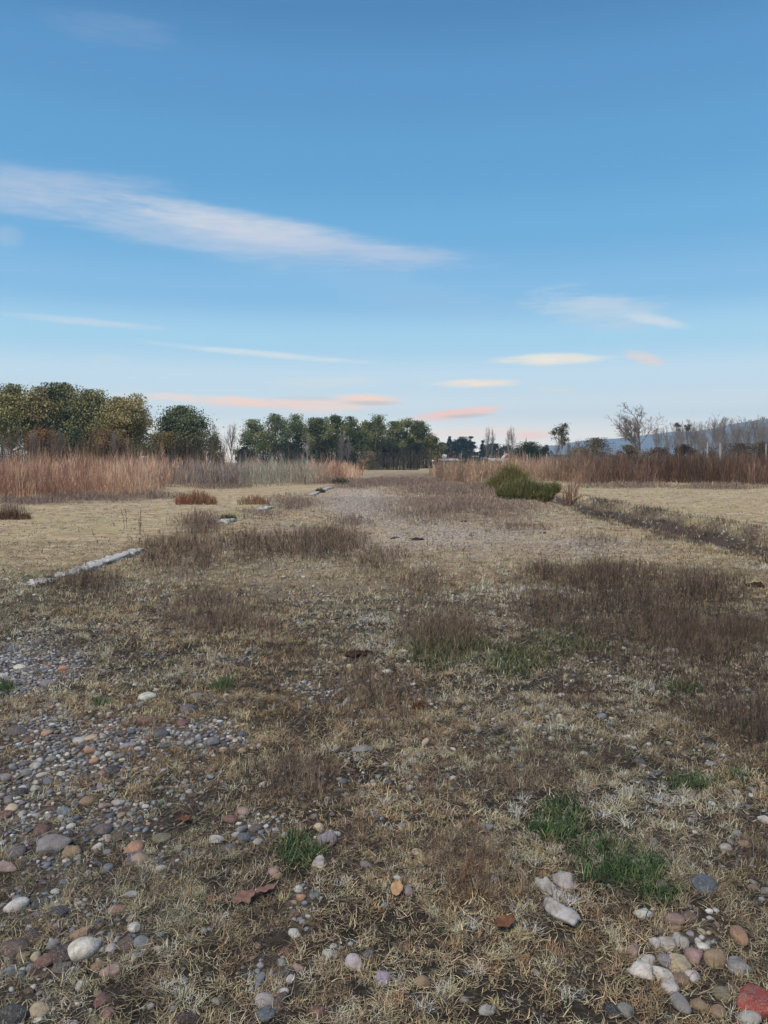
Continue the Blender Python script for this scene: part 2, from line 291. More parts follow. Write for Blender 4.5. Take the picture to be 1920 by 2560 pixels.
# ------------------------------------------------------------ blades of grass and stalks
def blades(P, Ln, W, az, lean, curl, swirl, col, S=3, tip=1.0):
    n = len(P); t = np.linspace(0, 1, S+1); th = lean[:, None]+curl[:, None]*t; a = az[:, None]+swirl[:, None]*t
    st = (Ln/S)[:, None]; dr = st*np.sin(th); dx, dy, dz = dr*np.cos(a), dr*np.sin(a), st*np.cos(th)
    cum = lambda q: np.concatenate([np.zeros((n, 1)), np.cumsum(q[:, :-1], 1)], 1)
    cx, cy, cz = P[:, 0:1]+cum(dx), P[:, 1:2]+cum(dy), P[:, 2:3]+np.maximum(cum(dz), .003*t)
    wa = az+PI/2+rng.uniform(-.9, .9, n); wd = (W[:, None]*(1-.82*t**1.6))/2
    wx, wy = np.cos(wa)[:, None]*wd, np.sin(wa)[:, None]*wd
    V = np.stack([np.stack([cx-wx, cy-wy, cz], -1), np.stack([cx+wx, cy+wy, cz], -1)], 2)      # n,S+1,2,3
    b0 = (np.arange(n)*(S+1)*2)[:, None]+(np.arange(S)*2)[None]; f = np.stack([b0, b0+1, b0+3, b0+2], -1).reshape(-1, 4)
    cc = np.repeat(col[:, None, :], (S+1)*2, 1)
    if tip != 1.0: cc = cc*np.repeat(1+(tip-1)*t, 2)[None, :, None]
    return V.reshape(-1, 3), f, cc.reshape(-1, 3)
def join(parts):
    V, Fs, Cs, o = [], [], [], 0
    for v, f, c in parts:
        V.append(v); Cs.append(c); Fs.append(f+o); o += len(v)
    return np.concatenate(V), [np.concatenate(Fs)], np.concatenate(Cs)
def pick(pal, n, jit=.12, w=None):
    p = np.array([lin(*c) for c in pal]); c = p[rng.choice(len(p), n, p=w)]
    return np.clip(c*(1+rng.normal(0, jit, (n, 1)))*(1+rng.normal(0, .04, (n, 3))), .004, .95)
def scatter(y0, y1, dens, side=.56, margin=1.7):
    n = int(dens*(y1-y0)*((y0+y1)*side+2*margin)); y = np.sqrt(rng.uniform(y0**2, y1**2, int(n*1.15))); x = rng.uniform(-1, 1, len(y))*(y*side+margin)
    return x[:n], y[:n]
STONES = []                                               # x, y, radius of every single stone, filled before grass grows

# ------------------------------------------------------------ stones
PAL = {'grey': (142, 142, 140), 'blue grey': (120, 129, 136), 'slate blue': (84, 93, 104), 'pale grey': (184, 182, 176), 'white': (204, 203, 196), 'cream': (184, 168, 140),
       'tan': (148, 126, 100), 'brown': (96, 80, 70), 'dark brown': (68, 58, 54), 'red': (118, 84, 76), 'pink': (156, 132, 122), 'orange': (170, 132, 106), 'brick': (148, 74, 65), 'purple grey': (100, 92, 94),
       'lilac': (138, 132, 138), 'charcoal': (58, 60, 63), 'olive grey': (116, 112, 92)}
bmx = bmesh.new(); bmesh.ops.create_icosphere(bmx, subdivisions=4, radius=1)
I4 = np.array([v.co[:] for v in bmx.verts]); F4 = np.array([[v.index for v in f.verts] for f in bmx.faces]); bmx.free()
bmx = bmesh.new(); bmesh.ops.create_icosphere(bmx, subdivisions=3, radius=1)
I3 = np.array([v.co[:] for v in bmx.verts]); F3 = np.array([[v.index for v in f.verts] for f in bmx.faces]); bmx.free()
bmx = bmesh.new(); bmesh.ops.create_icosphere(bmx, subdivisions=2, radius=1)
I2 = np.array([v.co[:] for v in bmx.verts]); F2 = np.array([[v.index for v in f.verts] for f in bmx.faces]); bmx.free()
def stone_shape(I, shape, g):
    V = I.copy(); n = len(V)
    e = {'round': 1.0, 'egg': 1.0, 'flat': .9, 'long': .95, 'block': .72, 'angular': .85, 'lump': 1.0, 'slab': .7}[shape]
    V = np.sign(V)*np.abs(V)**e; V /= np.linalg.norm(V, axis=1).max()
    d = np.zeros(n)
    for k in range(7):
        w = g.normal(0, 1.5 if shape != 'lump' else 3.2, 3); d += np.sin(V@w+g.uniform(0, 6.3))*{'round': .042, 'egg': .028, 'flat': .04, 'long': .04, 'block': .03, 'angular': .045, 'lump': .085, 'slab': .03}[shape]
    if shape == 'lump':
        for k in range(9): w = g.normal(0, 7.0, 3); d += np.sin(V@w+g.uniform(0, 6.3))*.022
    V = V*(1+d)[:, None]
    V[:, 0] *= 1+.16*V[:, 1]*g.normal(0, 1); V[:, 1] *= 1+.15*V[:, 0]*g.normal(0, 1)
    for k in range({'block': 6, 'angular': 9, 'slab': 7}.get(shape, 3)):
        p = g.normal(0, 1, 3); p /= np.linalg.norm(p); h = g.uniform(.62, .85) if shape in ('block', 'angular', 'slab') else g.uniform(.82, .97)
        q = V@p-h; V = V-np.maximum(q, 0)[:, None]*p*.88
    return V
HAND = '''
211 2373 66 48 white egg 20|white egg-shaped stone with fine dark veins
154 2386 60 40 dark_brown flat 20
154 2416 42 36 purple_grey angular 0
110 2405 36 34 red round -20
278 2428 56 34 pink angular 25|pale pink pointed stone in the dry grass
343 2150 52 44 slate_blue round 10|round slate blue stone with a tan patch
336 2120 38 28 orange round 20|orange pink stone resting behind the round slate blue stone
135 2110 86 44 grey angular 15|broad rough grey slab stone beside the pebble bed
42 2135 46 30 purple_grey flat 25
8 2172 56 34 pink slab 25|long pinkish slab stone cut off by the frame edge
41 2266 54 30 white long 25|long white stone with a dark vein line
98 2260 40 26 charcoal flat -10
148 2280 42 40 charcoal slab 45
291 2276 36 34 orange angular 50|rust orange wedge-shaped stone
336 2318 28 26 white round 0
197 2338 42 26 tan lump 0
83 2336 38 28 dark_brown flat 10
37 2372 56 40 brown flat 25
312 2362 44 32 brown angular 15|brown stone with a peaked top
353 2358 38 28 blue_grey round 15
277 2372 22 22 pale_grey round 30
96 2527 38 38 cream egg 30|cream egg-shaped stone with a smaller white chip in front
92 2550 22 14 white angular 10
30 2545 58 40 charcoal round 0|large dark grey stone in the bottom corner
200 2463 20 18 white round 0
255 2500 40 34 red angular 0
270 2533 30 30 red block 0
127 2511 34 34 dark_brown angular 0
407 2097 46 28 olive_grey slab 20|olive brown flat slab stone standing alone
542 2099 36 28 pale_grey angular 10
260 2075 42 30 purple_grey round -10
299 2093 30 30 brown lump 0
106 2075 36 24 red flat 10
247 2116 26 20 white block -10
475 2552 60 26 dark_brown flat 5
328 2235 30 16 pale_grey flat 10
368 1741 42 24 white egg 15|white rounded stone with a blue grey stone just in front
353 1762 24 22 blue_grey block 0
370 1803 58 26 red block 5|brick red block of stone with a grey stain
469 1774 42 28 purple_grey round -15|rounded purple grey stone with a flat top
457 1807 38 30 red angular 15|dark red wedge stone in front of the purple grey stone
488 1741 42 18 grey slab 5
158 1672 28 26 orange block 30|pale orange stone at the edge of the far pebble heap
98 1606 24 18 purple_grey round 0
35 1628 32 16 slate_blue round 0
50 1670 28 16 white egg 0|small white stone in the far pebble heap
6 1691 34 30 white angular 0
121 1708 36 18 lilac flat 0
42 1830 46 28 purple_grey round 0|wide purple grey boulder at the edge of the pebble bed
71 1848 26 28 red angular 20
116 1832 28 18 orange flat 0
372 1846 22 18 red round 0
401 1836 36 24 slate_blue round -10
528 1855 36 24 blue_grey round 10
607 1836 24 18 slate_blue round 0
235 1903 22 16 orange egg 20|small bright orange pebble on the pebble bed
253 1934 18 16 orange round 0
281 1926 36 28 charcoal angular -10|dark angular stone at the bed's edge with a flat face
152 1936 20 16 white block 0
120 1953 26 20 blue_grey round 10
218 2005 38 24 tan egg 10|tan loaf-shaped stone among the grey pebbles
262 2015 28 18 pink lump 0
295 2007 32 16 pale_grey flat -5
89 1971 28 22 pale_grey angular 15
29 2021 28 20 cream round 20
12 2038 34 24 red flat 20
606 2030 36 24 pink angular 25
579 2050 38 22 red round 0
473 1856 24 14 pale_grey flat 0
231 1845 34 18 cream flat 0
199 1851 30 20 pale_grey flat 20
300 1852 22 24 grey egg 50
320 1862 42 16 lilac flat 15
275 1886 22 16 pale_grey round 0
90 1915 26 18 pale_grey egg 25
66 1932 28 18 grey round 0
10 1942 28 18 lilac flat 0
45 1985 36 26 charcoal round 0
160 2030 30 22 blue_grey round 25
128 1898 26 18 grey round 0
60 1910 24 28 purple_grey angular 20
970 1680 26 14 white lump 0|white lumpy stone just in front of the dark dung
875 1666 20 18 cream round 0
866 1755 14 26 pale_grey long 70|slim blue white stone standing on edge
1062 1857 16 18 cream egg 60|little cream egg stone in the middle grass
1132 1872 15 12 white angular 0
1099 1597 26 16 blue_grey round 10
655 1961 15 20 white angular 60
906 1872 60 20 grey slab 5|long grey slab half sunk in the grass
1677 1626 40 18 pale_grey flat 0|low pale boulder under the dark weeds
1403 1737 17 16 white block 0|lone white lilac stone in straw
1504 1790 24 16 blue_grey egg 0
1529 1795 14 16 cream angular 30
1569 1842 22 16 white angular 0|white chipped stone in dark grass
1459 1884 18 14 white round 0
1600 1905 36 20 slate_blue slab -10
1652 1930 36 14 slate_blue slab 0
1778 1909 28 12 lilac egg -5|smooth lilac pebble near the green weeds
1913 2050 26 22 white round 0
1352 1766 20 14 grey egg -10
798 2068 36 22 cream block -20
817 2099 46 42 lilac lump 0|knobbly lilac grey lump behind the upright pale stone
842 2088 24 20 pale_grey lump 0
800 2156 32 40 pale_grey angular 75|upright pale greenish stone beside dark green weeds
1043 2131 28 24 cream block 10|cream chunk with cut corners in brown grass
684 2178 26 24 pink lump 0
694 2191 24 18 tan round 0
883 2405 60 34 pale_grey angular -30|pale streaked stone lying against a slate blue one
920 2386 26 34 slate_blue slab 60
958 2446 34 34 lilac lump 0
1055 2457 40 28 tan egg -10|smooth tan egg stone standing clear in the grass
715 2432 38 22 charcoal angular 15
727 2448 18 16 pale_grey round 0
663 2505 42 38 pale_grey egg 40|grey white cobble at the front with a dark blue stone against it
698 2511 28 46 brown long 65
662 2537 40 40 slate_blue angular -40
794 2529 36 36 red slab 30
1219 2527 38 22 grey lump 0
650 2450 20 34 blue_grey round 70
1413 2207 56 42 pale_grey lump 0|big rough pale grey lump beside the green grass
1370 2226 34 58 pale_grey lump -70|upright pale crumbly lump left of the rough pale grey lump
1400 2280 40 62 pale_grey lump -65|long crumbly pale lump running towards the viewer
1762 2212 60 44 slate_blue round -10|large smooth slate blue cobble alone in straw
1654 2212 24 22 purple_grey round 0
1635 2106 20 20 grey egg 60
1687 2301 46 30 pink egg 5|smooth pinkish brown cobble touching a brown one
1724 2295 32 32 brown round 0
1847 2338 34 46 orange egg 70|upright orange tan stone by itself
1785 2400 46 40 tan round -10|round tan stone with rough skin beside the cobble cluster
1581 2380 34 38 pink lump 0
1619 2402 32 36 pale_grey egg -50
1604 2430 46 38 white lump 25|big white lumpy stone on the left of the cobble cluster
1670 2362 34 34 pale_grey lump -50
1699 2353 36 30 pale_grey lump 0
1639 2358 28 26 pale_grey round 0
1700 2413 44 36 cream lump -10
1666 2402 34 34 lilac round 0
1735 2390 36 32 pink lump -20
1758 2368 26 18 white round -15
1660 2442 32 44 white long -60|tall white egg stone leaning in the cobble cluster
1674 2470 36 34 pale_grey round 0
1702 2448 38 26 tan flat -15
1730 2442 30 26 white egg -15|small smooth white egg in the cobble cluster
1700 2511 34 58 grey long 80|grey cylinder-shaped stone standing at the front
1745 2513 34 24 tan egg 0
1893 2507 76 66 brick block -20|bright brick red block at the bottom corner
1807 2488 38 30 olive_grey round 0
1531 2529 42 38 charcoal angular 0
1565 2527 34 38 grey round 0
1797 2531 30 36 tan egg 60
1876 2548 42 28 pale_grey round 0
1845 2419 46 38 grey lump 0
1830 2470 26 24 brown round 0
1690 2322 34 18 tan lump 0
1610 2285 34 24 pale_grey lump 0
1590 2152 36 12 pale_grey angular 10
1220 2070 30 20 grey lump 0
1860 2110 26 18 tan egg 0
1815 2120 30 18 pale_grey slab 0
610 2095 34 26 slate_blue round 0
645 2105 24 20 pale_grey round 0
640 2072 30 22 purple_grey round 0
575 2120 40 24 purple_grey slab 0
250 2160 36 18 charcoal slab 10
270 2170 26 20 blue_grey round 0
180 2130 36 28 tan lump 30
1160 2500 20 14 grey round 0
'''
REC = []
def add_record(x, y, a, b_, c, yaw, cname, shape, desc=''):
    REC.append(dict(x=x, y=y, a=a, b=b_, c=c, yaw=yaw, col=cname, shape=shape, desc=desc)); STONES.append((x, y, max(a, b_)))
for ln in HAND.strip().splitlines():
    spec, _, desc = ln.partition('|'); u, v, w, h, cn, shp, tilt = spec.split(); u, v, w, h, tilt = map(float, (u, v, w, h, tilt))
    x, y, z = GZ(u, v); zc = .10*w/F*y; x, y = G(u, v, z+zc*.6); dist = math.sqrt(x*x+y*y+(EYE-z)**2); phi = math.asin((EYE-z)/dist)
    a = w*dist/F/2; hh = h*dist/F/2
    if abs(tilt) >= 60: a, hh = max(a, hh), min(a, hh)
    c = min(a*(.62 if shp in ('egg', 'round', 'lump', 'block', 'long') else .45), hh*.95)
    if abs(tilt) >= 60:                                   # long axis points away from the viewer
        la = max(a/math.sin(phi)*.75, a*.8); b2 = hh; c = min(c, hh*.9); add_record(x, y, la, b2, c, R(90 if tilt > 0 else 100)+R((80-abs(tilt))*np.sign(-tilt)), cn.replace('_', ' '), shp, desc)
    else:
        b2 = math.sqrt(max((hh**2-(c*math.cos(phi))**2), (.3*hh)**2))/math.sin(phi); b2 = min(max(b2, .45*a), 1.25*a)
        add_record(x, y, a, b2, c, R(tilt*1.2), cn.replace('_', ' '), shp, desc)
# free pebbles: sizes and places by the density of the pebble beds
CN = list(PAL); CW = np.array([.25, .20, .10, .16, .03, .04, .04, .04, .03, .025, .03, .012, .0, .06, .04, .05, .01]); CW /= CW.sum()
g = np.random.default_rng(21)
def pebble_candidates(n, y0, y1, lo, hi):
    y = np.sqrt(g.uniform(y0**2, y1**2, n)); x = g.uniform(-1, 1, n)*(y*.56+1.2); d = n_bed(x, y)
    k = g.random(n) < d*.95+.07*(fbm(x*1.3, y*1.3, 3, 71) > .47)+.006; return x[k], y[k], np.exp(g.uniform(np.log(lo), np.log(hi), n))[k]
grid = {}
def fits(x, y, r, gap):
    i, j = int(x//.25), int(y//.25)
    for p in range(i-1, i+2):
        for q in range(j-1, j+2):
            for (X2, Y2, R2) in grid.get((p, q), ()):
                if (x-X2)**2+(y-Y2)**2 < ((r+R2)*gap)**2: return False
    grid.setdefault((i, j), []).append((x, y, r)); return True
for (x, y, r) in STONES: grid.setdefault((int(x//.25), int(y//.25)), []).append((x, y, r))
PEB = []
for (n, y0, y1, lo, hi, gap) in ((700, 1.9, 8.5, .022, .034, .84), (80000, 1.9, 9.5, .012, .023, .76), (190000, 1.9, 9.0, .005, .012, .74), (90000, 9, 36, .014, .042, .85), (5000, 36, 60, .02, .06, .9)):
    for x, y, r in zip(*pebble_candidates(n, y0, y1, lo, hi)):
        if fits(x, y, r, gap): PEB.append((x, y, r))
PEB = np.array(PEB); uu, vv = px(PEB[:, 0], PEB[:, 1], 0); inside = (uu > 5) & (uu < 1915) & (vv < 2555)
app = np.where(inside, PEB[:, 2]/np.hypot(PEB[:, 1], EYE), 0); order = np.argsort(-app)
single = order[:max(0, 292-len(REC))]; rest = np.ones(len(PEB), bool); rest[single] = False
for i in single:
    x, y, r = PEB[i]; s = g.choice(['round', 'egg', 'flat', 'angular', 'block'], p=[.14, .12, .22, .32, .20])
    add_record(x, y, r*1.15, r*g.uniform(.7, 1.0), r*g.uniform(.42, .75), g.uniform(0, PI), CN[g.choice(len(CN), p=CW)], s)
# one label for each stone: its own look, or its look and where it lies next to a stone that stands out
def size_word(a): return 'big' if a > .055 else ('fist-sized' if a > .038 else ('small' if a > .026 else 'tiny'))
SHW = {'round': 'rounded', 'egg': 'egg-shaped', 'flat': 'flattish', 'long': 'long', 'block': 'blocky', 'angular': 'angular', 'lump': 'knobbly', 'slab': 'slab-like'}
marks = [q for q in REC if q['desc']]
def short(q):
    return q['desc'].split(' with ')[0].split(' beside ')[0].split(' behind ')[0].split(' in ')[0].split(' at ')[0].split(' cut ')[0].split(' on ')[0].split(' just ')[0].split(' touching ')[0].split(' by ')[0].split(' near ')[0].split(' standing ')[0].split(' resting ')[0].split(' lying ')[0].split(' under ')[0].split(' alone')[0].split(' half ')[0].split(' among ')[0].split(' leaning ')[0].split(' left of ')[0].split(' running ')[0]
shorts = [short(q) for q in marks]; ok = [i for i in range(len(marks)) if shorts.count(shorts[i]) == 1 and len(shorts[i].split()) <= 6]
used, cand = set(q['desc'] for q in marks), []
plain = [q for q in REC if not q['desc']]
for mi in ok:
    m = marks[mi]; by = {}
    for qi, q in enumerate(plain):
        dx, dy = q['x']-m['x'], q['y']-m['y']; rel = ('right of' if dx > 0 else 'left of') if abs(dx) > abs(dy) else ('behind' if dy > 0 else 'in front of')
        by.setdefault((rel, q['col'], q['shape']), []).append((math.hypot(dx, dy), qi))
    for (rel, cc_, sh_), lst in by.items():
        for rank, (d, qi) in enumerate(sorted(lst)[:4]):
            cand.append((d*(1+.6*rank), rank, qi, rel, mi))
for d, rank, qi, rel, mi in sorted(cand):
    q = plain[qi]
    if q['desc']: continue
    s = f"{size_word(q['a'])} {SHW[q['shape']]} {q['col']} stone, {('', 'second ', 'third ', 'fourth ')[rank]}nearest {rel} the {shorts[mi]}".replace(', nearest', ', nearest')
    if s not in used and len(s.replace('-', ' ').split()) <= 18: used.add(s); q['desc'] = s
for i, q in enumerate(REC):
    gg = np.random.default_rng(500+i); big = q['a'] > .05
    V = stone_shape(I4 if big else I3, q['shape'], gg)*np.array([q['a'], q['b'], q['c']])
    tl = gg.normal(0, .10); ca, sa = math.cos(tl), math.sin(tl); V = V@np.array([[ca, 0, -sa], [0, 1, 0], [sa, 0, ca]])
    base = np.array(lin(*PAL[q['col']]))*(1+gg.normal(0, .09))*(1+gg.normal(0, .03, 3))
    mme = np_mesh('stone', V, [F4 if big else F3], np.clip(np.tile(base, (len(V), 1)), .01, .9), smooth=True)
    o = link('stone', mme, M_VEIN if 'vein' in q['desc'][:46] and q['col'] == 'white' and not q['desc'].startswith(('big r', 'small', 'tiny', 'fist')) else (M_TWO if 'tan patch' in q['desc'] else M_STONE), loc=(q['x'], q['y'], float(H(q['x'], q['y']))+q['c']*.16))
    o.rotation_euler = (0, 0, q['yaw']); tag(o, q['desc'] or f"{size_word(q['a'])} {SHW[q['shape']]} {q['col']} stone among the pebbles", 'stone', 'loose stones on the ground')
# the rest of the pebbles: gravel
pb = PEB[rest]; n = len(pb); var = [stone_shape(I2, s, np.random.default_rng(k)) for k, s in enumerate(['round', 'egg', 'flat', 'angular', 'block', 'angular', 'flat', 'angular'])]
vi = g.integers(0, len(var), n); V = np.stack(var)[vi]*np.stack([pb[:, 2]*1.1, pb[:, 2]*g.uniform(.65, 1, n), pb[:, 2]*g.uniform(.4, .75, n)], 1)[:, None]
a = g.uniform(0, 2*PI, n); ca, sa = np.cos(a)[:, None], np.sin(a)[:, None]; V = np.stack([V[..., 0]*ca-V[..., 1]*sa, V[..., 0]*sa+V[..., 1]*ca, V[..., 2]], -1)
V = V+np.stack([pb[:, 0], pb[:, 1], H(pb[:, 0], pb[:, 1])+pb[:, 2]*.2], 1)[:, None]
pc = np.array([lin(*PAL[k]) for k in CN])[g.choice(len(CN), n, p=CW)]*(1+g.normal(0, .12, (n, 1)))
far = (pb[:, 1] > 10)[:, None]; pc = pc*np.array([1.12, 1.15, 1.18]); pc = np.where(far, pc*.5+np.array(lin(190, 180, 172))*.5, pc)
Fa = (F2[None]+(np.arange(n)*len(I2))[:, None, None]).reshape(-1, 3)
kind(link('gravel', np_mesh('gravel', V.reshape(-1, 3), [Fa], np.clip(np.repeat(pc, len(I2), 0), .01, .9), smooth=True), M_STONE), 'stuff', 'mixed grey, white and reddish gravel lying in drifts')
print('stones', len(REC), 'gravel', n, 'unlabelled', sum(1 for q in REC if not q['desc']))

# ------------------------------------------------------------ low vegetation
SA = np.array(STONES)
def clear_of_stones(x, y, k=.66):
    m = np.ones(len(x), bool)
    for i in range(0, len(x), 40000):
        d = (x[i:i+40000, None]-SA[None, :, 0])**2+(y[i:i+40000, None]-SA[None, :, 1])**2
        m[i:i+40000] = (d > (SA[None, :, 2]*k)**2).all(1)
    return m
U = rng.uniform
STRAW = [(190, 174, 144), (164, 150, 124), (214, 200, 170), (128, 116, 98), (176, 164, 142), (150, 128, 102), (100, 92, 82)]
def straw_cols(x, y, n):
    c = pick(STRAW, n, .16, [.2, .2, .16, .14, .14, .1, .06]); t = fbm(x*.55, y*.55, 3, 12.0)[:, None]; t2 = fbm(x*1.6, y*1.6, 3, 15.0)[:, None]
    warm = np.array([1.07, .975, .86]); cool = np.array([.96, .98, .95]); c = c*(warm*sst(.40, .62, t)+cool*(1-sst(.40, .62, t)))
    return np.clip(c*(.45+1.15*t2), .01, .9)
BRIGHT = [(1430, 1740, 170, 55, 1), (1190, 1480, 140, 45, .8), (1130, 1560, 200, 50, .8), (330, 1560, 110, 35, .8), (560, 1590, 90, 40, .7), (1060, 2010, 160, 60, .7), (1230, 1960, 140, 60, .8), (940, 2080, 150, 80, .6), (420, 1960, 130, 60, .8), (1480, 1880, 150, 40, .9), (700, 1335, 130, 40, .9), (1020, 1285, 60, 20, .8), (250, 1480, 110, 30, .7), (1560, 2000, 60, 60, .6), (820, 1960, 100, 60, .6), (480, 1880, 80, 50, .5), (300, 2110, 140, 50, .5), (1000, 1450, 60, 30, .4)]
DARKP = [(1640, 1560, 90, 90, .9), (1400, 1560, 120, 40, .5), (1130, 1680, 110, 45, .9), (420, 1760, 90, 50, .7), (700, 1700, 130, 60, .9), (1120, 1930, 90, 45, .6), (1620, 1900, 60, 70, .8), (1360, 1950, 60, 26, .9), (880, 1500, 90, 50, .6), (640, 1620, 80, 40, .5), (760, 1830, 130, 60, .5), (560, 2040, 100, 50, .5), (1300, 1400, 150, 60, .7), (1550, 1400, 130, 60, .6), (1240, 2090, 80, 60, .4), (150, 1900, 110, 30, .5), (980, 1700, 100, 60, .4)]
def mood(x, y): return 1.1+.5*blobs(x, y, BRIGHT)-.50*blobs(x, y, DARKP)
def tufts(y0, y1, tdens, per, rad, w, S, ln, dull, lieshare):
    tx, ty = scatter(y0, y1, tdens); bare = np.maximum(n_bed(tx, ty), .85*np.clip(blobs(tx, ty, THIN), 0, 1)); gap = .5*fbm(tx*2.2, ty*2.2, 3, 20.0)+.5*fbm(tx*6.5, ty*6.5, 2, 23.0)
    k = rng.random(len(tx)) < np.clip(1.0-.94*bare, .02, 1)*(.10+.90*sst(.30, .50, gap+.12*(mood(tx, ty)-1)))*(1-.3*n_weed(tx, ty))*(1-.9*n_green(tx, ty))*(1-.55*m_field(tx, ty)); tx, ty = tx[k], ty[k]
    m = np.maximum((per*U(.45, 1.55, len(tx))*(.75+.6*fbm(tx*3, ty*3, 2, 30.0))).astype(int), 4); id_ = np.repeat(np.arange(len(tx)), m); n = len(id_); f = m_field(tx, ty)[:, None]
    tc_ = straw_cols(tx, ty, len(tx))*mood(tx, ty)[:, None]; tc_ = tc_*(1-f)+f*(.5*tc_+.5*np.array(lin(206, 184, 146))); th = U(.6, 1.35, len(tx))*(.7+.6*fbm(tx*1.2, ty*1.2, 3, 33.0))*(1-.35*f[:, 0])
    ra = U(0, 2*PI, n); rr = rad*np.sqrt(rng.random(n))*U(.7, 1.4, len(tx))[id_]; x = tx[id_]+rr*np.cos(ra); y = ty[id_]+rr*np.sin(ra)
    if y0 < 9: q = clear_of_stones(x, y); x, y, id_, ra, rr = x[q], y[q], id_[q], ra[q], rr[q]; n = len(x)
    lie = rng.random(n) < lieshare; col_ = np.clip(tc_[id_]*(1+rng.normal(0, .2, (n, 1)))*np.where(lie, .72, 1.0)[:, None], .008, .56)
    lean = np.where(lie, U(1.2, 1.6, n), np.abs(rng.normal(.3, .45, n))+rr/rad*.3)
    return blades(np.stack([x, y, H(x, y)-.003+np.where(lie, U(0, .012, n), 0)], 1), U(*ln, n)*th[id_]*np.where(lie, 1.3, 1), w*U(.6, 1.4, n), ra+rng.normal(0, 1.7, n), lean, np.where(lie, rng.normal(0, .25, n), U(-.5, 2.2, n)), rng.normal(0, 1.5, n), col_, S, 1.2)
def litter(y0, y1, dens, w, S, ln):
    x, y = scatter(y0, y1, dens); k = rng.random(len(x)) < 1-.9*np.maximum(n_bed(x, y), n_green(x, y)); x, y = x[k], y[k]; k = clear_of_stones(x, y); x, y = x[k], y[k]; n = len(x)
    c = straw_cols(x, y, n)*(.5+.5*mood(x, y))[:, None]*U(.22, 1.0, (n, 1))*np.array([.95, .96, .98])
    return blades(np.stack([x, y, H(x, y)+U(-.002, .012, n)], 1), U(*ln, n), w*U(.6, 1.5, n), U(0, 2*PI, n), U(1.0, 1.6, n), rng.normal(.1, .35, n), rng.normal(0, 1.3, n), c, S, 1.1)
parts = [tufts(1.7, 3.2, 620, 30, .024, .0019, 3, (.014, .046), 0, .34), tufts(3.2, 5.2, 480, 27, .027, .0026, 3, (.015, .05), 0, .32), tufts(5.2, 8.5, 270, 20, .034, .0038, 2, (.018, .06), 0, .28),
         tufts(8.5, 14, 110, 15, .05, .0062, 2, (.025, .075), 0, .22), tufts(14, 26, 24, 14, .08, .011, 2, (.03, .09), 0, .15), tufts(26, 45, 5, 12, .12, .02, 2, (.04, .12), 0, .1),
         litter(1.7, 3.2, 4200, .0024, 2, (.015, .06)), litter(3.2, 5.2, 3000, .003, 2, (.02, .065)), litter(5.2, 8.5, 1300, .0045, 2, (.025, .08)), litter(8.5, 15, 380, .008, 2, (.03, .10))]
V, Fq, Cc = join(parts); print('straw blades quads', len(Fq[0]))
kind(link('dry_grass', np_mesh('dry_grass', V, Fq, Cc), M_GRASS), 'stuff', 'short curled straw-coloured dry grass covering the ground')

# green grass
parts = []
GRN = [(58, 84, 45), (72, 97, 52), (50, 72, 42), (92, 106, 66), (124, 116, 84)]; OLV = [(78, 86, 54), (92, 98, 62), (66, 74, 50), (112, 108, 74), (126, 116, 86)]
for (y0, y1, dens, w, S, hh) in ((1.7, 5.5, 15000, .0036, 3, (.03, .08)), (5.5, 10, 6500, .0055, 3, (.035, .11)), (10, 20, 1100, .011, 2, (.05, .14))):
    x, y = scatter(y0, y1, dens); k = rng.random(len(x)) < np.clip(n_green(x, y)*1.15, 0, 1)+.004; x, y = x[k], y[k]
    k = clear_of_stones(x, y, .7); x, y = x[k], y[k]; n = len(x)
    parts.append(blades(np.stack([x, y, H(x, y)-.004], 1), U(*hh, n)*(.6+.8*fbm(x*9, y*9, 2, 44)), w*U(.7, 1.6, n), U(0, 2*PI, n), U(.1, 1.2, n), U(0, 1.3, n), rng.normal(0, .6, n), pick(GRN if y0 < 5 else OLV, n, .2, [.3, .22, .26, .14, .08]), S, 1.25))
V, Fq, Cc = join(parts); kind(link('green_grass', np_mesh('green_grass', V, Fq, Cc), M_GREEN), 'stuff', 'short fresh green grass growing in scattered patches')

# stalky weeds: a stem with side twigs
def stalks(x, y, h, w, cols, nb=4, lean=.18, spread=.5, blen=.38, S=2, z=None, tip=1.25, f0=.25):
    n = len(x); P = np.stack([x, y, (H(x, y) if z is None else z)-.005], 1); az = U(0, 2*PI, n); le = np.abs(rng.normal(0, lean, n)); cu = rng.normal(.12, .16, n)
    out = [blades(P, h, w, az, le, cu, rng.normal(0, .3, n), cols, S, tip)]
    for b_ in range(nb):
        f = U(f0, .9, n); th = le+cu*f*.6; q = P.copy(); r = h*f*np.sin(th); q[:, 0] += r*np.cos(az); q[:, 1] += r*np.sin(az); q[:, 2] += h*f*np.cos(th)
        out.append(blades(q, h*blen*U(.5, 1.3, n)*(1.15-.6*f), w*.72, U(0, 2*PI, n), np.abs(rng.normal(spread, .25, n)), rng.normal(-.25, .3, n), rng.normal(0, .4, n), np.clip(cols*U(.8, 1.25, (n, 1)), .01, .9), 2, 1.2))
    return out
BROWNW = [(112, 97, 86), (94, 81, 73), (130, 112, 95), (74, 64, 59), (148, 128, 106), (120, 105, 94)]
parts = []
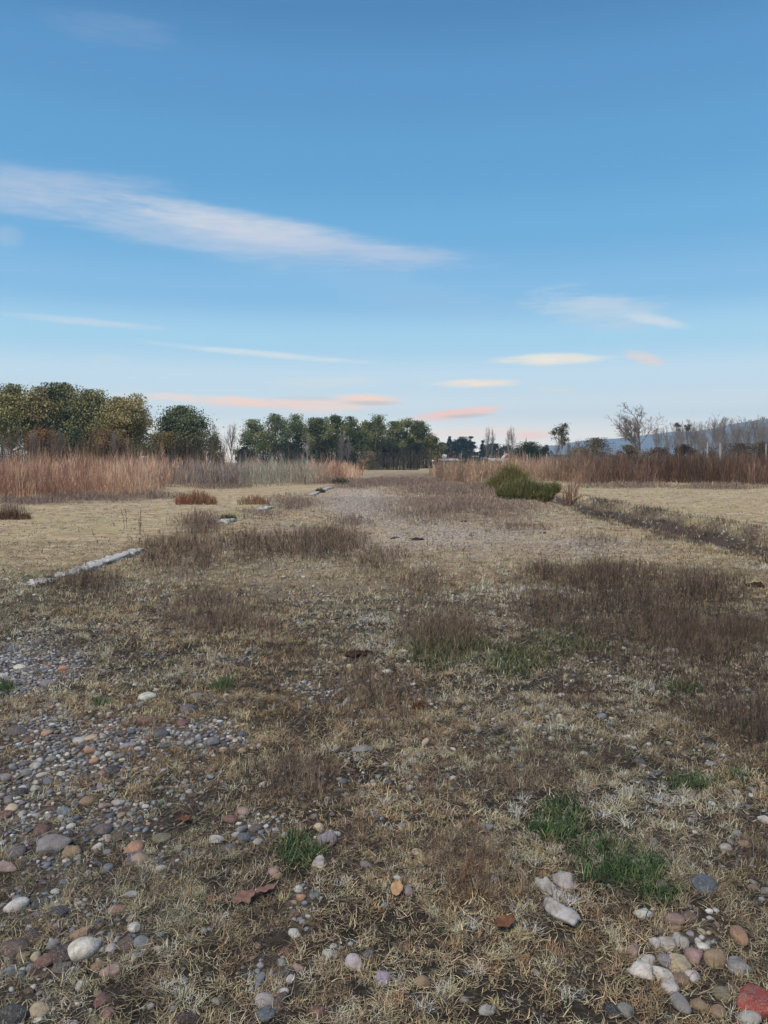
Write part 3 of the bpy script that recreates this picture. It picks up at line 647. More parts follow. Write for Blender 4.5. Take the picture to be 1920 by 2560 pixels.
for (y0, y1, dens, w, hh, nb) in ((1.8, 4.2, 1900, .0020, (.04, .13), 7), (4.2, 7.5, 1500, .0028, (.06, .20), 6), (7.5, 12, 600, .0042, (.08, .26), 5), (12, 20, 270, .007, (.10, .30), 5), (20, 34, 110, .013, (.12, .30), 4), (34, 75, 50, .024, (.15, .34), 3)):
    x, y = scatter(y0, y1, dens); d = n_weed(x, y); k = rng.random(len(x)) < d*.95+.03*(1-m_field(x, y)); x, y, d = x[k], y[k], d[k]
    if y0 < 9: k = clear_of_stones(x, y, .9); x, y, d = x[k], y[k], d[k]
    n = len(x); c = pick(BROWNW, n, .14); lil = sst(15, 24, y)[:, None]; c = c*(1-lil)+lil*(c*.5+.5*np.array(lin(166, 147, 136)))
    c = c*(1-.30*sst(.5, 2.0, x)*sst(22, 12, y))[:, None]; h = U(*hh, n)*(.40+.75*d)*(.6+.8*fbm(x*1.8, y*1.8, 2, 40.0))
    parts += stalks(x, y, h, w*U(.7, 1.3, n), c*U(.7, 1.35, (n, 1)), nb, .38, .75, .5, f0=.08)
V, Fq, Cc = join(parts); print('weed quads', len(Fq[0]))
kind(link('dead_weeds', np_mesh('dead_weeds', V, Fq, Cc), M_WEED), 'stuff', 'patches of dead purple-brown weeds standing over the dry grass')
# weeds along the eroded bank at the edge of the right hand field
x, y = scatter(11, 34, 260, .56, .5); d = n_bank(x, y)*sst(1.0, .4, np.abs(x-right_edge(y)-.25)); k = rng.random(len(x)) < d; x, y = x[k], y[k]; n = len(x)
V, Fq, Cc = join(stalks(x, y, U(.02, .14, n)*(.5+fbm(x*2, y*2, 2, 47)), .007*U(.7, 1.4, n), pick([(70, 64, 60), (56, 51, 49), (86, 78, 70), (100, 92, 78)], n, .15), 5, .5, .6, .45))
kind(link('bank_weeds', np_mesh('bank_weeds', V, Fq, Cc), M_WEED), 'stuff', 'low grey brown weeds growing along the eroded bank')

# tall dry weeds closing off both fields
FL = np.array([(-600, 1262), (0, 1258), (240, 1250), (350, 1246), (430, 1218), (800, 1214), (850, 1202), (915, 1188), (960, 1172)])
FR = np.array([(1010, 1172), (1080, 1190), (1100, 1205), (1240, 1212), (1380, 1216), (1450, 1226), (1920, 1228), (2500, 1230)])
def band(x0, x1, y0, y1, dens, line, left):
    """plants in clumps: centre, then stems around it; each clump has its own height and tone"""
    per = 16; n = int((x1-x0)*(y1-y0)*dens/per); y = y0+(y1-y0)*rng.random(n)**1.7; x = U(x0, x1, n)
    k = rng.random(n) < sst(.28, .50, fbm(x*.35, y*.35, 3, 52.0)+.14)*np.clip(50/y, .35, 1); x, y = x[k], y[k]; n = len(x)
    ch = np.clip(rng.normal(1, .24, n), .4, 1.6); ct = rng.normal(1, .17, n); m = rng.integers(8, 26, n); i = np.repeat(np.arange(n), m)
    sg = U(.12, .45, n)[i]; X_ = x[i]+rng.normal(0, 1, len(i))*sg; Y_ = y[i]+rng.normal(0, 1, len(i))*sg; u, v = px(X_, Y_, 0.0)
    vf = np.interp(u, line[:, 0], line[:, 1])+11*(fbm(X_*.45, Y_*.45, 4, 50.0)-.47); q = (v < vf) & ((u < 962) if left else (u > 1008)) & (np.abs(X_) < Y_*.75+6)
    global CH, CT
    CH, CT = ch[i][q], np.clip(ct[i][q], .5, 1.6); return X_[q], Y_[q], u[q]/K
def tall(name, label, x, y, hlo, hhi, cols, ch, nb=6, w=.013, lean=.22, hvar=60.0, line=FL):
    n = len(x); u_, v_ = px(x, y, 0.0); vf = np.interp(u_, line[:, 0], line[:, 1]); front = y-EYE/np.tan(np.arctan((vf-1280)/F)+PITCH); h = .70*(hlo+(hhi-hlo)*rng.random(n)**1.5)*(.55+.9*fbm(x*.5, y*.5, 3, hvar))*ch*(.5+.5*sst(0, 4.5, front+2.5*fbm(x*.6, y*.6, 2, 91)))
    V, Fq, Cc = join(stalks(x, y, h, w*np.clip(y/34, .9, 2.2)*U(.6, 1.4, n), cols, nb, lean, .34, .42, 3, tip=1.3, f0=.35)); print(name, len(Fq[0]))
    return kind(link(name, np_mesh(name, V, Fq, Cc), M_WEED), 'stuff', label)
x, y, u = band(-80, 3, 27, 100, 26, FL, True)
chL, ctL = CH, CT; gr = sst(300, 450, u+140*(fbm(x*.45, y*.45, 3, 61)-.5))*sst(750, 610, u+120*(fbm(x*.45, y*.45, 3, 62)-.5))*(y < 90); isg = rng.random(len(x)) < gr*.92
c_h, c_t = chL[~isg], ctL[~isg][:, None]; xo, yo, uo = x[~isg], y[~isg], u[~isg]
c = pick([(226, 184, 152), (234, 192, 158), (210, 170, 144), (186, 152, 138), (238, 206, 172), (190, 162, 148)], len(xo), .14); dk = sst(.42, .62, fbm(xo*.4, yo*.4, 3, 63))[:, None]; c = c*(1-.55*dk*np.array([.9, 1, 1]))*(.7+.6*fbm(xo*.9, yo*.9, 3, 64))[:, None]*c_t
tall('tall_dry_weeds', 'tall rusty orange dry weeds filling the field before the left trees', xo, yo, .7, 2.3, c, c_h)
xg, yg, ug = x[isg], y[isg], u[isg]; t = sst(500, 560, ug)[:, None]
c = pick([(150, 140, 132), (130, 122, 118), (166, 158, 148), (112, 104, 102)], len(xg), .12)*(1-t)+t*pick([(164, 164, 148), (144, 146, 132), (180, 176, 160)], len(xg), .12)
tall('grey_brush', 'tall grey feathery brush between the orange weeds', xg, yg, .7, 2.15, c*ctL[isg][:, None], chL[isg], 7, .012)
x, y, u = band(2.5, 90, 30, 100, 26, FR, False); t = sst(1130, 1330, u+50*(fbm(x*.5, y*.5, 2, 66)-.5))[:, None]
c = pick([(196, 166, 138), (182, 152, 128), (206, 178, 148), (160, 136, 122)], len(x), .13)*(1-t)+t*pick([(116, 96, 84), (98, 82, 74), (134, 110, 92), (82, 69, 64), (122, 92, 78)], len(x), .14)
dk = sst(.45, .62, fbm(x*.35, y*.35, 3, 68))[:, None]; c = c*(1-.4*dk)*(.6+.8*fbm(x*.9, y*.9, 3, 69))[:, None]
tall('tall_red_weeds', 'tall reddish brown dry weeds filling the field on the other side of the track', x, y, .7, 2.35, c*CT[:, None], CH, 6, .013, .24, 70.0, FR)

# single plants
def clump(name, label, cat, u, v, w, h, cols, n, nb=5, lean=.3, sw=.012, mat=None, spread=.45, blen=.35, dome=True, group=None):
    x, y, z = GZ(u, v); r = w/F*y/2; hh = h/F*y
    t, rr = U(0, 2*PI, n), r*np.sqrt(rng.random(n)); X_, Y_ = rr*np.cos(t), rr*np.sin(t)*.8
    ht = hh*U(.55, 1.0, n)*((1-.55*(rr/r)**2) if dome else 1)
    P = stalks(x+X_, y+Y_+r*.6, ht, np.full(n, sw), cols if not callable(cols) else cols(X_/r, n), nb, lean, spread, blen, 3, z=H(x+X_, y+Y_+r*.6)); V, Fq, Cc = join(P); V = V-np.array([x, y+r*.6, z])
    return tag(link(name, np_mesh(name, V, Fq, Cc), mat or M_WEED, loc=(x, y+r*.6, z)), label, cat, group)
clump('broom_bush', 'dense olive green broom bush with yellowish tips beside the track', 'bush', 1328, 1250, 160, 66, lambda q, n: pick([(98, 102, 62), (116, 116, 68), (78, 84, 56), (134, 130, 78)], n, .16), 2600, 8, .50, .014, M_GREEN, .7, .45)
clump('broom_bush', 'smaller yellow-topped broom bush just behind the dense olive green one', 'bush', 1272, 1226, 100, 62, lambda q, n: pick([(134, 128, 72), (148, 136, 76), (100, 98, 62), (84, 86, 60)], n, .16), 1200, 7, .40, .02, M_GREEN, .55, .42)
clump('dry_shrub', 'low rusty orange dry shrub alone at the edge of the pale field', 'shrub', 482, 1262, 108, 44, lambda q, n: pick([(150, 112, 88), (130, 94, 78), (168, 130, 102)], n, .14), 620, 5, .42, .014)
clump('dry_shrub', 'thin ragged tan and red weed tuft nearer the track than the orange shrub', 'shrub', 630, 1262, 80, 34, lambda q, n: pick([(150, 118, 88), (128, 90, 72), (164, 136, 104)], n, .14), 240, 4, .35, .013)
clump('dry_shrub', 'dark brown low shrub cut by the frame edge in the pale field', 'shrub', 8, 1300, 110, 34, lambda q, n: pick([(104, 78, 66), (88, 66, 60), (124, 96, 78)], n, .14), 500, 5, .45, .010)
clump('green_tuft', 'small dark green grass tuft beside the track edge', 'plant', 568, 1304, 42, 26, lambda q, n: pick([(66, 78, 44), (84, 94, 52)], n, .14), 260, 3, .4, .012, M_GREEN)
clump('green_tuft', 'round olive green tuft at the foot of the orange weeds by the far kerb', 'plant', 850, 1212, 46, 22, lambda q, n: pick([(72, 78, 52), (88, 90, 58)], n, .14), 260, 4, .4, .03, M_GREEN)
clump('green_tuft', 'dark green rounded weed at the near end of the far kerb', 'plant', 800, 1232, 24, 18, lambda q, n: pick([(70, 74, 52), (92, 90, 66)], n, .14), 140, 4, .4, .022, M_GREEN)
clump('twiggy_weed', 'reddish leafless twigs standing on the bank beside the broom bush', 'plant', 1428, 1262, 40, 62, lambda q, n: pick([(136, 100, 86), (116, 84, 76), (150, 118, 98)], n, .12), 46, 5, .14, .02, blen=.3, dome=False)
for (u, v, h, lab) in ((348, 1338, 92, 'tall lone dry stem with short side twigs in the pale field'), (316, 1322, 62, 'shorter pale dry stem just behind the tall lone stem'), (180, 1252, 40, 'thin dry stem at the foot of the orange weeds'), (1452, 1262, 34, 'short dark stem beside the reddish twigs'), (486, 1290, 40, 'short dry stem between the pale field and dark weeds')):
    clump('stalky_weed', lab, 'plant', u, v, 12, h, lambda q, n: pick([(120, 92, 74), (104, 82, 70)], n, .1), 2, 18, .05, .011, blen=.16, dome=False)
clump('rusty_tuft', 'rust brown withered tuft in the middle of the dry grass', 'plant', 1046, 1776, 34, 30, lambda q, n: pick([(112, 66, 40), (92, 56, 38), (130, 82, 50)], n, .14), 160, 4, .6, .004)
clump('twiggy_weed', 'bare dark branching twig lying over the brown grass', 'plant', 1180, 2260, 120, 110, lambda q, n: pick([(104, 82, 66), (126, 102, 82)], n, .12), 26, 7, .55, .0035, blen=.5, dome=False)

# ------------------------------------------------------------ trees
class MB:
    def __init__(s): s.V, s.F, s.n = [], [], 0
    def tube(s, pts, rad, k=5):
        pts = np.asarray(pts, float); m = len(pts); T = np.gradient(pts, axis=0); T /= np.linalg.norm(T, axis=1)[:, None]+1e-9
        ref = np.where(np.abs(T[:, 2:3]) > .9, np.array([[1., 0, 0]]), np.array([[0, 0, 1.]])); A = np.cross(T, ref); A /= np.linalg.norm(A, axis=1)[:, None]; B = np.cross(T, A)
        an = np.arange(k)*2*PI/k; ring = pts[:, None]+np.asarray(rad)[:, None, None]*(np.cos(an)[None, :, None]*A[:, None]+np.sin(an)[None, :, None]*B[:, None])
        s.V.append(ring.reshape(-1, 3)); i = np.arange(m-1)[:, None]*k; j = np.arange(k)[None]; j2 = (j+1) % k
        s.F.append(np.stack([i+j, i+j2, i+k+j2, i+k+j], -1).reshape(-1, 4)+s.n); s.n += m*k
    def mesh(s, name): return np_mesh(name, np.concatenate(s.V), [np.concatenate(s.F)], smooth=True)
def leaf_quads(P, size, col, g, droop=0.0):
    n = len(P); a, b_ = g.normal(0, 1, (n, 3)), g.normal(0, 1, (n, 3)); a[:, 2] -= droop; a /= np.linalg.norm(a, axis=1)[:, None]
    b_ -= (a*b_).sum(1)[:, None]*a; b_ /= np.linalg.norm(b_, axis=1)[:, None]; s = (size*g.uniform(.6, 1.4, n))[:, None]/2
    V = np.stack([P-a*s, P+b_*s*.55, P+a*s, P-b_*s*.55], 1); return V.reshape(-1, 3), np.arange(n*4).reshape(-1, 4), np.repeat(col, 4, 0)
def crown_tree(name, label, u, vtop, dep, wpx, pal, g, cb=.25, shape='oval', ncl=60, per=70, leaf=.42, bark=None, stems=1, fill=.85, sig=.10, droop=.3, z0=.3, group=None, cat='tree'):
    x, y = at_x(u, dep), dep; Ht = top_z(vtop, dep)-z0; Rr = wpx/2/F*dep
    root = empty(name, (x, y, z0), label, cat, group)
    ncl = int(ncl*1.3); q = g.random(ncl); ang = g.uniform(0, 2*PI, ncl); zr = g.uniform(0, 1, ncl)
    prof = {'oval': lambda z: np.sqrt(np.clip(1-(2*z-1)**2, 0, 1))*.5+.5*np.clip(1.15-z, 0, 1), 'round': lambda z: np.sqrt(np.clip(1-(1.75*z-.75)**2, 0, 1)), 'cone': lambda z: 1.02-z*.98, 'column': lambda z: np.clip(np.minimum(z*5+.55, (1.03-z)*3.2), 0, 1), 'vase': lambda z: np.sqrt(np.clip(1-(1.5*z-.62)**2*1.15, .02, 1))}[shape]
    lob = 1+.28*np.sin(ang*2+g.uniform(0, 6))*np.sin(zr*7+g.uniform(0, 6))+.16*np.sin(ang*5+zr*9+g.uniform(0, 6)); rr = Rr*prof(zr)*np.sqrt(q)*fill*(.7+.55*g.random(ncl))*lob; Cn = np.stack([rr*np.cos(ang), rr*np.sin(ang), Ht*(cb+(1-cb)*zr*.97*np.clip(.93+.10*np.sin(ang*3+g.uniform(0, 6)), 0, 1))], 1)
    P, Cl = [], []; palL = np.array([lin(*c) for c in pal])*1.38
    ncl0 = ncl; leaf *= .66; per *= 2.5
    for i in range(ncl):
        m = int(per*g.uniform(.5, 1.5)); s = np.array([1.15, 1.15, .85])*sig*(Rr+Ht*.25)*g.uniform(.6, 1.3)
        if shape == 'cone': s *= np.array([1.2, 1.2, .5])*np.clip(1.3-zr[i], .3, 1)
        P.append(Cn[i]+g.normal(0, 1, (m, 3))*s); cc = palL[g.integers(len(palL))]*(1+g.normal(0, .16)); Cl.append(np.clip(cc*(1+g.normal(0, .06, (m, 1))), .006, .6))
    P = np.concatenate(P); k = (P[:, 2] > Ht*cb*.45) & (P[:, 2] < Ht*1.0); P, Cl = P[k], np.concatenate(Cl)[k]
    V, f, cc = leaf_quads(P, leaf, Cl, g, droop); link('crown', np_mesh('crown', V, [f], cc), M_LEAF, root)
    mb = MB(); r0 = Ht*.013+.04
    for s_ in range(stems):
        off = g.normal(0, Rr*.28, 2)*(stems > 1); top = np.array([off[0]*1.2, off[1]*1.2, Ht*.86]); zz = np.linspace(0, 1, 8)[:, None]
        pts = np.array([off[0], off[1], -.2])*(1-zz)+top*zz+np.concatenate([g.normal(0, .012*Ht, (8, 2)), np.zeros((8, 1))], 1); mb.tube(pts, r0*(1.15-zz[:, 0])/(stems**.5), 6)
    for i in g.choice(ncl, min(ncl, 26), replace=False):
        zs = max(Ht*.12, Cn[i, 2]*.62); a0 = np.array([0, 0, zs]); zz = np.linspace(0, 1, 5)[:, None]; pts = a0*(1-zz)+Cn[i]*zz; pts[1:4, 2] += np.array([.03, .03, .02])*Ht*g.uniform(-.3, 1); mb.tube(pts, np.linspace(r0*.42, .02, 5), 4)
    link('trunk', mb.mesh('trunk'), bark or M_BARK, root); return root
TW = .026
def grow(mb, tw, p, d, Ln, r, lev, g, up, ang, nch, mx):
    m = 5; pts = [p]; dd = d.copy()
    for i in range(m):
        dd = dd+g.normal(0, .10, 3)+np.array([0, 0, up]); dd /= np.linalg.norm(dd); pts.append(pts[-1]+dd*Ln/m)
    pts = np.array(pts); (mb if lev < 2 else tw).tube(pts, np.linspace(r, r*(.35 if lev else .22), m+1), 6 if lev == 0 else (4 if lev == 1 else 3))
    if lev >= mx: return
    for i in range(nch[lev]):
        f = g.uniform(.28 if lev else .22, 1.0); k = min(int(f*m), m-1); q = pts[k]+(pts[k+1]-pts[k])*(f*m-k); t = pts[k+1]-pts[k]; t /= np.linalg.norm(t)
        a = g.normal(0, 1, 3); a -= a@t*t; a /= np.linalg.norm(a); th = g.normal(ang, .13); grow(mb, tw, q, t*math.cos(th)+a*math.sin(th), Ln*g.uniform(.38, .62)*(1.15-.45*f), max(r*(.52-.18*f), TW), lev+1, g, up*.8, ang, nch, mx)
def bare_mesh(Ht, g, up, ang, nch, mx, thick=1.0):
    mb, tw = MB(), MB(); grow(mb, tw, np.array([0., 0, -.2]), np.array([0., 0, 1]), Ht*.86, (Ht*.011+.03)*thick, 0, g, up, ang, nch, mx)
    a, b_ = mb.mesh('trunk'), tw.mesh('branches'); z = max(np.concatenate(mb.V)[:, 2].max(), np.concatenate(tw.V)[:, 2].max()); return a, b_, z
def bare_tree(name, label, u, vtop, dep, meshes, mat, wscale=1.0, rz=0.0, z0=.3, group=None):
    a, b_, zt = meshes; s = (top_z(vtop, dep)-z0)/zt; root = empty(name, (at_x(u, dep), dep, z0), label, 'tree', group, rz); root.scale = (s*wscale, s*wscale, s)
    link('trunk', a, mat, root); link('branches', b_, mat, root); return root
gt = np.random.default_rng(77)
OL = [(122, 122, 84), (134, 128, 86), (108, 110, 80), (146, 136, 92)]; OC = [(152, 138, 96), (140, 130, 90), (162, 144, 100), (128, 122, 86)]; DG = [(80, 90, 68), (94, 102, 76), (68, 78, 64), (106, 110, 80)]; EU = [(88, 98, 68), (106, 112, 78), (72, 82, 62), (122, 124, 86)]
# the tall mixed group by the orange weeds
crown_tree('olive_tree', 'tall olive tree at the frame edge end of the big tree group', 30, 958, 112, 130, OL, gt, .30, 'oval', 64, 80, .48, stems=3)
crown_tree('olive_tree', 'lighter ochre tree with sky showing through between two olive trees', 100, 966, 114, 96, OC, gt, .28, 'oval', 46, 70, .46, stems=3)
crown_tree('olive_tree', 'highest dark olive tree in the big tree group', 160, 957, 116, 120, DG+OL[:2], gt, .25, 'round', 80, 84, .48, stems=2)
crown_tree('olive_tree', 'broad dark olive tree sloping down from the highest one', 226, 972, 113, 130, OL+DG[:1], gt, .2, 'round', 80, 84, .48, stems=2)
crown_tree('ochre_tree', 'wide ochre brown tree with thin drooping boughs before the roof', 308, 992, 108, 150, OC+OL[:1], gt, .14, 'round', 84, 80, .44, stems=3)
crown_tree('olive_tree', 'open-topped ochre tree whose upper boughs stand clear of its neighbours', 346, 984, 118, 74, OC, gt, .45, 'oval', 30, 60, .44)
crown_tree('low_ochre_tree', 'low rusty tree under the highest olive tree', 110, 1072, 104, 130, [(128, 98, 66), (112, 88, 62), (140, 106, 72)], gt, .12, 'round', 46, 60, .36, stems=4)
crown_tree('low_ochre_tree', 'low brown tree filling in under the wide ochre tree', 262, 1068, 103, 130, [(112, 94, 66), (96, 84, 60), (126, 102, 70)], gt, .12, 'round', 46, 60, .36, stems=4)
crown_tree('low_ochre_tree', 'low ochre tree at the foot of the big round green tree', 410, 1078, 100, 90, [(116, 100, 66), (100, 88, 60)], gt, .10, 'round', 36, 60, .34, stems=3)
crown_tree('round_tree', 'big round dark green tree closing the end of the left group', 458, 1014, 105, 134, DG, gt, .12, 'round', 110, 90, .40, fill=.92)
crown_tree('small_tree', 'small dark green tree half hidden behind the big round one', 536, 1080, 118, 40, DG, gt, .1, 'oval', 24, 60, .38)
pop = [bare_mesh(12, np.random.default_rng(s), .20, .38, (20, 7, 4), 3) for s in (3, 4, 5)]
bare_tree('bare_poplar', 'pale bare poplar standing alone in the gap between the two green groups', 576, 1052, 130, pop[0], M_TWIG, 1.0)
bare_tree('bare_poplar', 'thinner bare poplar just behind the small dark green tree', 532, 1048, 150, pop[1], M_TWIG, .8, 1.0)
for i, (u, vt) in enumerate(((84, 1068), (148, 1062), (286, 1072))):
    bare_tree('bare_sapling', ('pale bare sapling before the frame edge end of the big group', 'slender pale sapling in front of the highest olive tree', 'pale bare sapling before the wide ochre tree')[i], u, vt, 100, pop[i], M_PALEBARK, .7, i*1.3)
# the long row of tall trees at the end of the track
ROW = [(636, 1050, 74, 'squarish dark tree starting the central row'), (690, 1036, 84, 'tall leafy tree with a flat top second in the central row'), (742, 1036, 66, 'tall gappy tree third in the central row'), (788, 1046, 54, 'thin drooping tree with pale sky holes in the central row'),
       (812, 1040, 50, 'tall narrow tree under the pink cloud in the central row'), (842, 1034, 44, 'highest light-topped tree at the middle of the central row'), (876, 1044, 60, 'dark bushy tree next to the highest light-topped tree'), (914, 1052, 64, 'broad dark tree behind the pale round bush'),
       (946, 1038, 66, 'rounded tall tree behind the end of the track'), (990, 1056, 54, 'lower dark tree filling a dip of the central row'), (1020, 1046, 62, 'spiky-topped tall tree near the end of the central row'), (1048, 1052, 50, 'upright tree with sky gaps second last in the central row'), (1078, 1088, 46, 'shorter yellow-green tree ending the central row')]
for i, (u, vt, w, lab) in enumerate(ROW):
    d = 178+gt.uniform(-8, 8); crown_tree('tall_tree', lab, u, vt-3, d, w*1.3, EU if i < 12 else [(112, 112, 72), (96, 100, 66)], gt, .16+.14*(i % 2), 'column' if i % 3 else 'round', 56, 62, .50, M_PALEBARK, stems=2, sig=.075, droop=.9, group='tall trees at the end of the track')
for (u, vt, w, lab) in ((610, 1118, 40, 'low dark bush under the first tree of the central row'), (735, 1104, 120, 'long dark undergrowth shrub below the middle of the central row'), (858, 1098, 90, 'dark shrub below the highest light-topped tree'), (968, 1092, 70, 'near-black shrub beside the pale round bush'), (1042, 1106, 60, 'dark shrub under the last tall trees of the row')):
    crown_tree('dark_shrub', lab, u, vt, 172, w, [(46, 54, 50), (56, 60, 50), (40, 46, 46)], gt, .05, 'round', 34, 60, .42, cat='shrub', fill=1.0)
crown_tree('pale_bush', 'pale round leafless-looking bush where the track ends', 922, 1128, 150, 44, [(124, 116, 92), (108, 100, 84)], gt, .05, 'round', 26, 60, .30, cat='bush')
for i, (u, vt) in enumerate(((852, 1076), (868, 1084), (770, 1084))):
    bare_tree('bare_sapling', ('tall pale bare sapling before the dark shrub of the central row', 'second pale bare sapling close beside the taller one', 'pale bare sapling under the thin drooping tree')[i], u, vt, 160, pop[i], M_PALEBARK, .8, i*2.1)
def undergrowth(name, lab, u0, u1, y0, y1, n, hlo, hhi, cols, w, nb=5):
    y = U(y0, y1, n); x = at_x(U(u0, u1, n), y); h = U(hlo, hhi, n)*(.6+.8*fbm(x*.25, y*.25, 3, 80)); V, Fq, Cc = join(stalks(x, y, h, np.full(n, w), pick(cols, n, .14), nb, .12, .4, .42, 3, f0=.2)); kind(link(name, np_mesh(name, V, Fq, Cc), M_WEED), 'stuff', lab)
undergrowth('sapling_thicket', 'pinkish brown thicket of leafless saplings under the big tree group', -260, 560, 94, 112, 2600, 1.8, 5.2, [(108, 94, 84), (90, 80, 72), (126, 108, 94), (76, 70, 62), (104, 98, 74)], .045)
undergrowth('dark_undergrowth', 'dark tangled undergrowth below the central row of tall trees', 596, 1080, 160, 178, 1800, 2.0, 4.6, [(60, 62, 56), (78, 74, 66), (48, 52, 50), (112, 102, 92)], .07)
undergrowth('far_scrub', 'brown grey scrub beneath the bare row', 1360, 2100, 104, 150, 2200, 1.2, 2.8, [(122, 106, 98), (104, 94, 88), (140, 126, 112)], .045)
# dark conifers and bare poplars farther off
for (u, vt, w, shp, lab) in ((1104, 1108, 30, 'round', 'low dark blue-green tree behind the white shed roof'), (1124, 1092, 24, 'cone', 'pointed dark conifer just behind the shed'), (1146, 1100, 40, 'round', 'rounded dark tree between two pointed conifers'), (1176, 1090, 40, 'cone', 'widest dark pointed conifer behind the utility pole'),
                         (1158, 1094, 30, 'round', 'rounded dark tree overlapping the widest conifer'), (1206, 1100, 22, 'cone', 'slim dark conifer before the bare poplars'), (1232, 1110, 40, 'round', 'low dark green tree under the bare poplars'), (1262, 1112, 40, 'round', 'low dark tree behind the white gable')):
    crown_tree('dark_conifer' if shp == 'cone' else 'dark_tree', lab, u, vt-2, 330, w*1.45, [(44, 56, 60), (52, 64, 62), (38, 48, 54)], gt, .06, shp, 44, 60, .8, cat='tree', sig=.09)
for i, (u, vt, lab) in enumerate(((1214, 1062, 'tallest pale bare poplar over the dark conifers'), (1228, 1066, 'pale bare poplar close beside the tallest one'), (1270, 1070, 'pale bare poplar rising behind the white gable'), (1284, 1060, 'thin bare poplar beside the round dark evergreen'), (1316, 1090, 'faint bare poplar above the round dark evergreen'))):
    bare_tree('bare_poplar', lab, u, vt, 300, pop[i % 3], M_PALEBARK, .62, i)
crown_tree('round_evergreen', 'squat near-black evergreen in the middle of the far field edge', 1326, 1104, 185, 92, [(44, 56, 40), (54, 66, 46), (36, 46, 38)], gt, .08, 'round', 70, 70, .42, fill=.95)
crown_tree('round_evergreen', 'smaller dark tree leaning against the squat evergreen', 1366, 1112, 190, 36, [(58, 68, 54), (48, 58, 50)], gt, .1, 'round', 26, 60, .42)
crown_tree('sparse_poplar', 'tall sparse poplar with dark leaf tufts only near the top', 1404, 1057, 175, 64, [(70, 70, 52), (84, 82, 58)], gt, .52, 'oval', 22, 34, .42, M_PALEBARK, stems=4, sig=.06)
for i, (u, vt, lab) in enumerate(((1388, 1094, 'pale bare sapling under the tall sparse poplar'), (1416, 1088, 'second bare sapling under the tall sparse poplar'), (1442, 1096, 'bare sapling at the end of the dark shed roof'))):
    bare_tree('bare_sapling', lab, u, vt, 170, pop[i], M_TWIG, .9, i*1.7)
crown_tree('brown_bush', 'big rounded olive brown bush behind the dark shed roof', 1482, 1094, 160, 100, [(82, 78, 58), (94, 84, 62), (68, 68, 54), (104, 88, 66)], gt, .06, 'round', 60, 64, .38, cat='bush', fill=.95)
# the lone bare tree and the bare row before the mountain
lone = bare_mesh(13, np.random.default_rng(12), .10, .60, (14, 8, 5, 3), 4, 1.3)
bare_tree('bare_tree', 'large lone bare tree with a wide open crown', 1608, 1003, 140, lone, M_TWIGWARM, 1.35, .6)
rowm = [bare_mesh(12, np.random.default_rng(s), .16, .46, (15, 6, 4), 3, .9) for s in (31, 33, 36, 37, 40)]
BR = [(1660, 1060), (1684, 1056), (1706, 1050), (1728, 1046), (1750, 1052), (1772, 1044), (1798, 1030), (1812, 1038), (1834, 1042), (1880, 1046), (1893, 1034), (1906, 1038), (1928, 1034), (1955, 1030)]
BACK = [(1640, 1066), (1671, 1062), (1695, 1058), (1740, 1054), (1762, 1050), (1785, 1040), (1806, 1044), (1823, 1046), (1845, 1048), (1868, 1050), (1900, 1044), (1916, 1040)]
ORD = ['first', 'second', 'third', 'fourth', 'fifth', 'sixth', 'seventh', 'eighth', 'ninth', 'tenth', 'eleventh', 'twelfth', 'thirteenth', 'fourteenth', 'last']
for i, (u, vt) in enumerate(BR):
    bare_tree('bare_row_tree', f'thin grey bare tree, {ORD[i]} after the lone bare tree in the row below the mountain', u, vt, 150+gt.uniform(-10, 14), rowm[i % 5], M_TWIG, gt.uniform(1.0, 1.3), gt.uniform(0, 6), group='bare trees in a row below the mountain')
for i, (u, vt) in enumerate(BACK):
    bare_tree('bare_row_tree', f'paler bare tree in the second line, {ORD[i]} after the lone bare tree below the mountain', u, vt, 172+gt.uniform(-6, 10), rowm[(i+2) % 5], M_TWIGWARM, gt.uniform(1.0, 1.3), gt.uniform(0, 6), group='bare trees in a row below the mountain')
for (u, vt, lab) in ((1690, 1052, 'bare tree with a dark leafy tuft left on its top'), (1716, 1050, 'bare tree holding a small dark leaf tuft beside the first')):
    crown_tree('tufted_tree', lab, u, vt, 148, 18, [(72, 68, 56)], gt, .78, 'round', 6, 26, .34, M_TWIG, sig=.05)
for (u, vt, w, pal, lab) in ((1572, 1112, 70, [(92, 84, 68), (104, 92, 74)], 'dull brown bush below the lone bare tree'), (1650, 1118, 90, [(96, 84, 72), (84, 78, 68)], 'low greyish bush between the lone tree and the black shrub'), (1708, 1110, 56, [(44, 46, 42), (54, 54, 46)], 'near-black shrub under the bare row'), (1760, 1116, 70, [(96, 92, 80), (80, 78, 70)], 'low grey green shrub just before the first white post'),
                             (1846, 1108, 90, [(76, 68, 64), (88, 76, 68)], 'dark brown thicket between the two tall white posts and the edge'), (1896, 1102, 80, [(86, 74, 66), (72, 64, 60), (98, 88, 60)], 'brown shrub with a yellowish side near the frame edge'), (1940, 1100, 60, [(70, 66, 60)], 'dark shrub cut by the frame edge behind the last post')):
    crown_tree('field_shrub', lab, u, vt, 118, w, pal, gt, .04, 'round', 40, 56, .30, cat='shrub', fill=1.0)

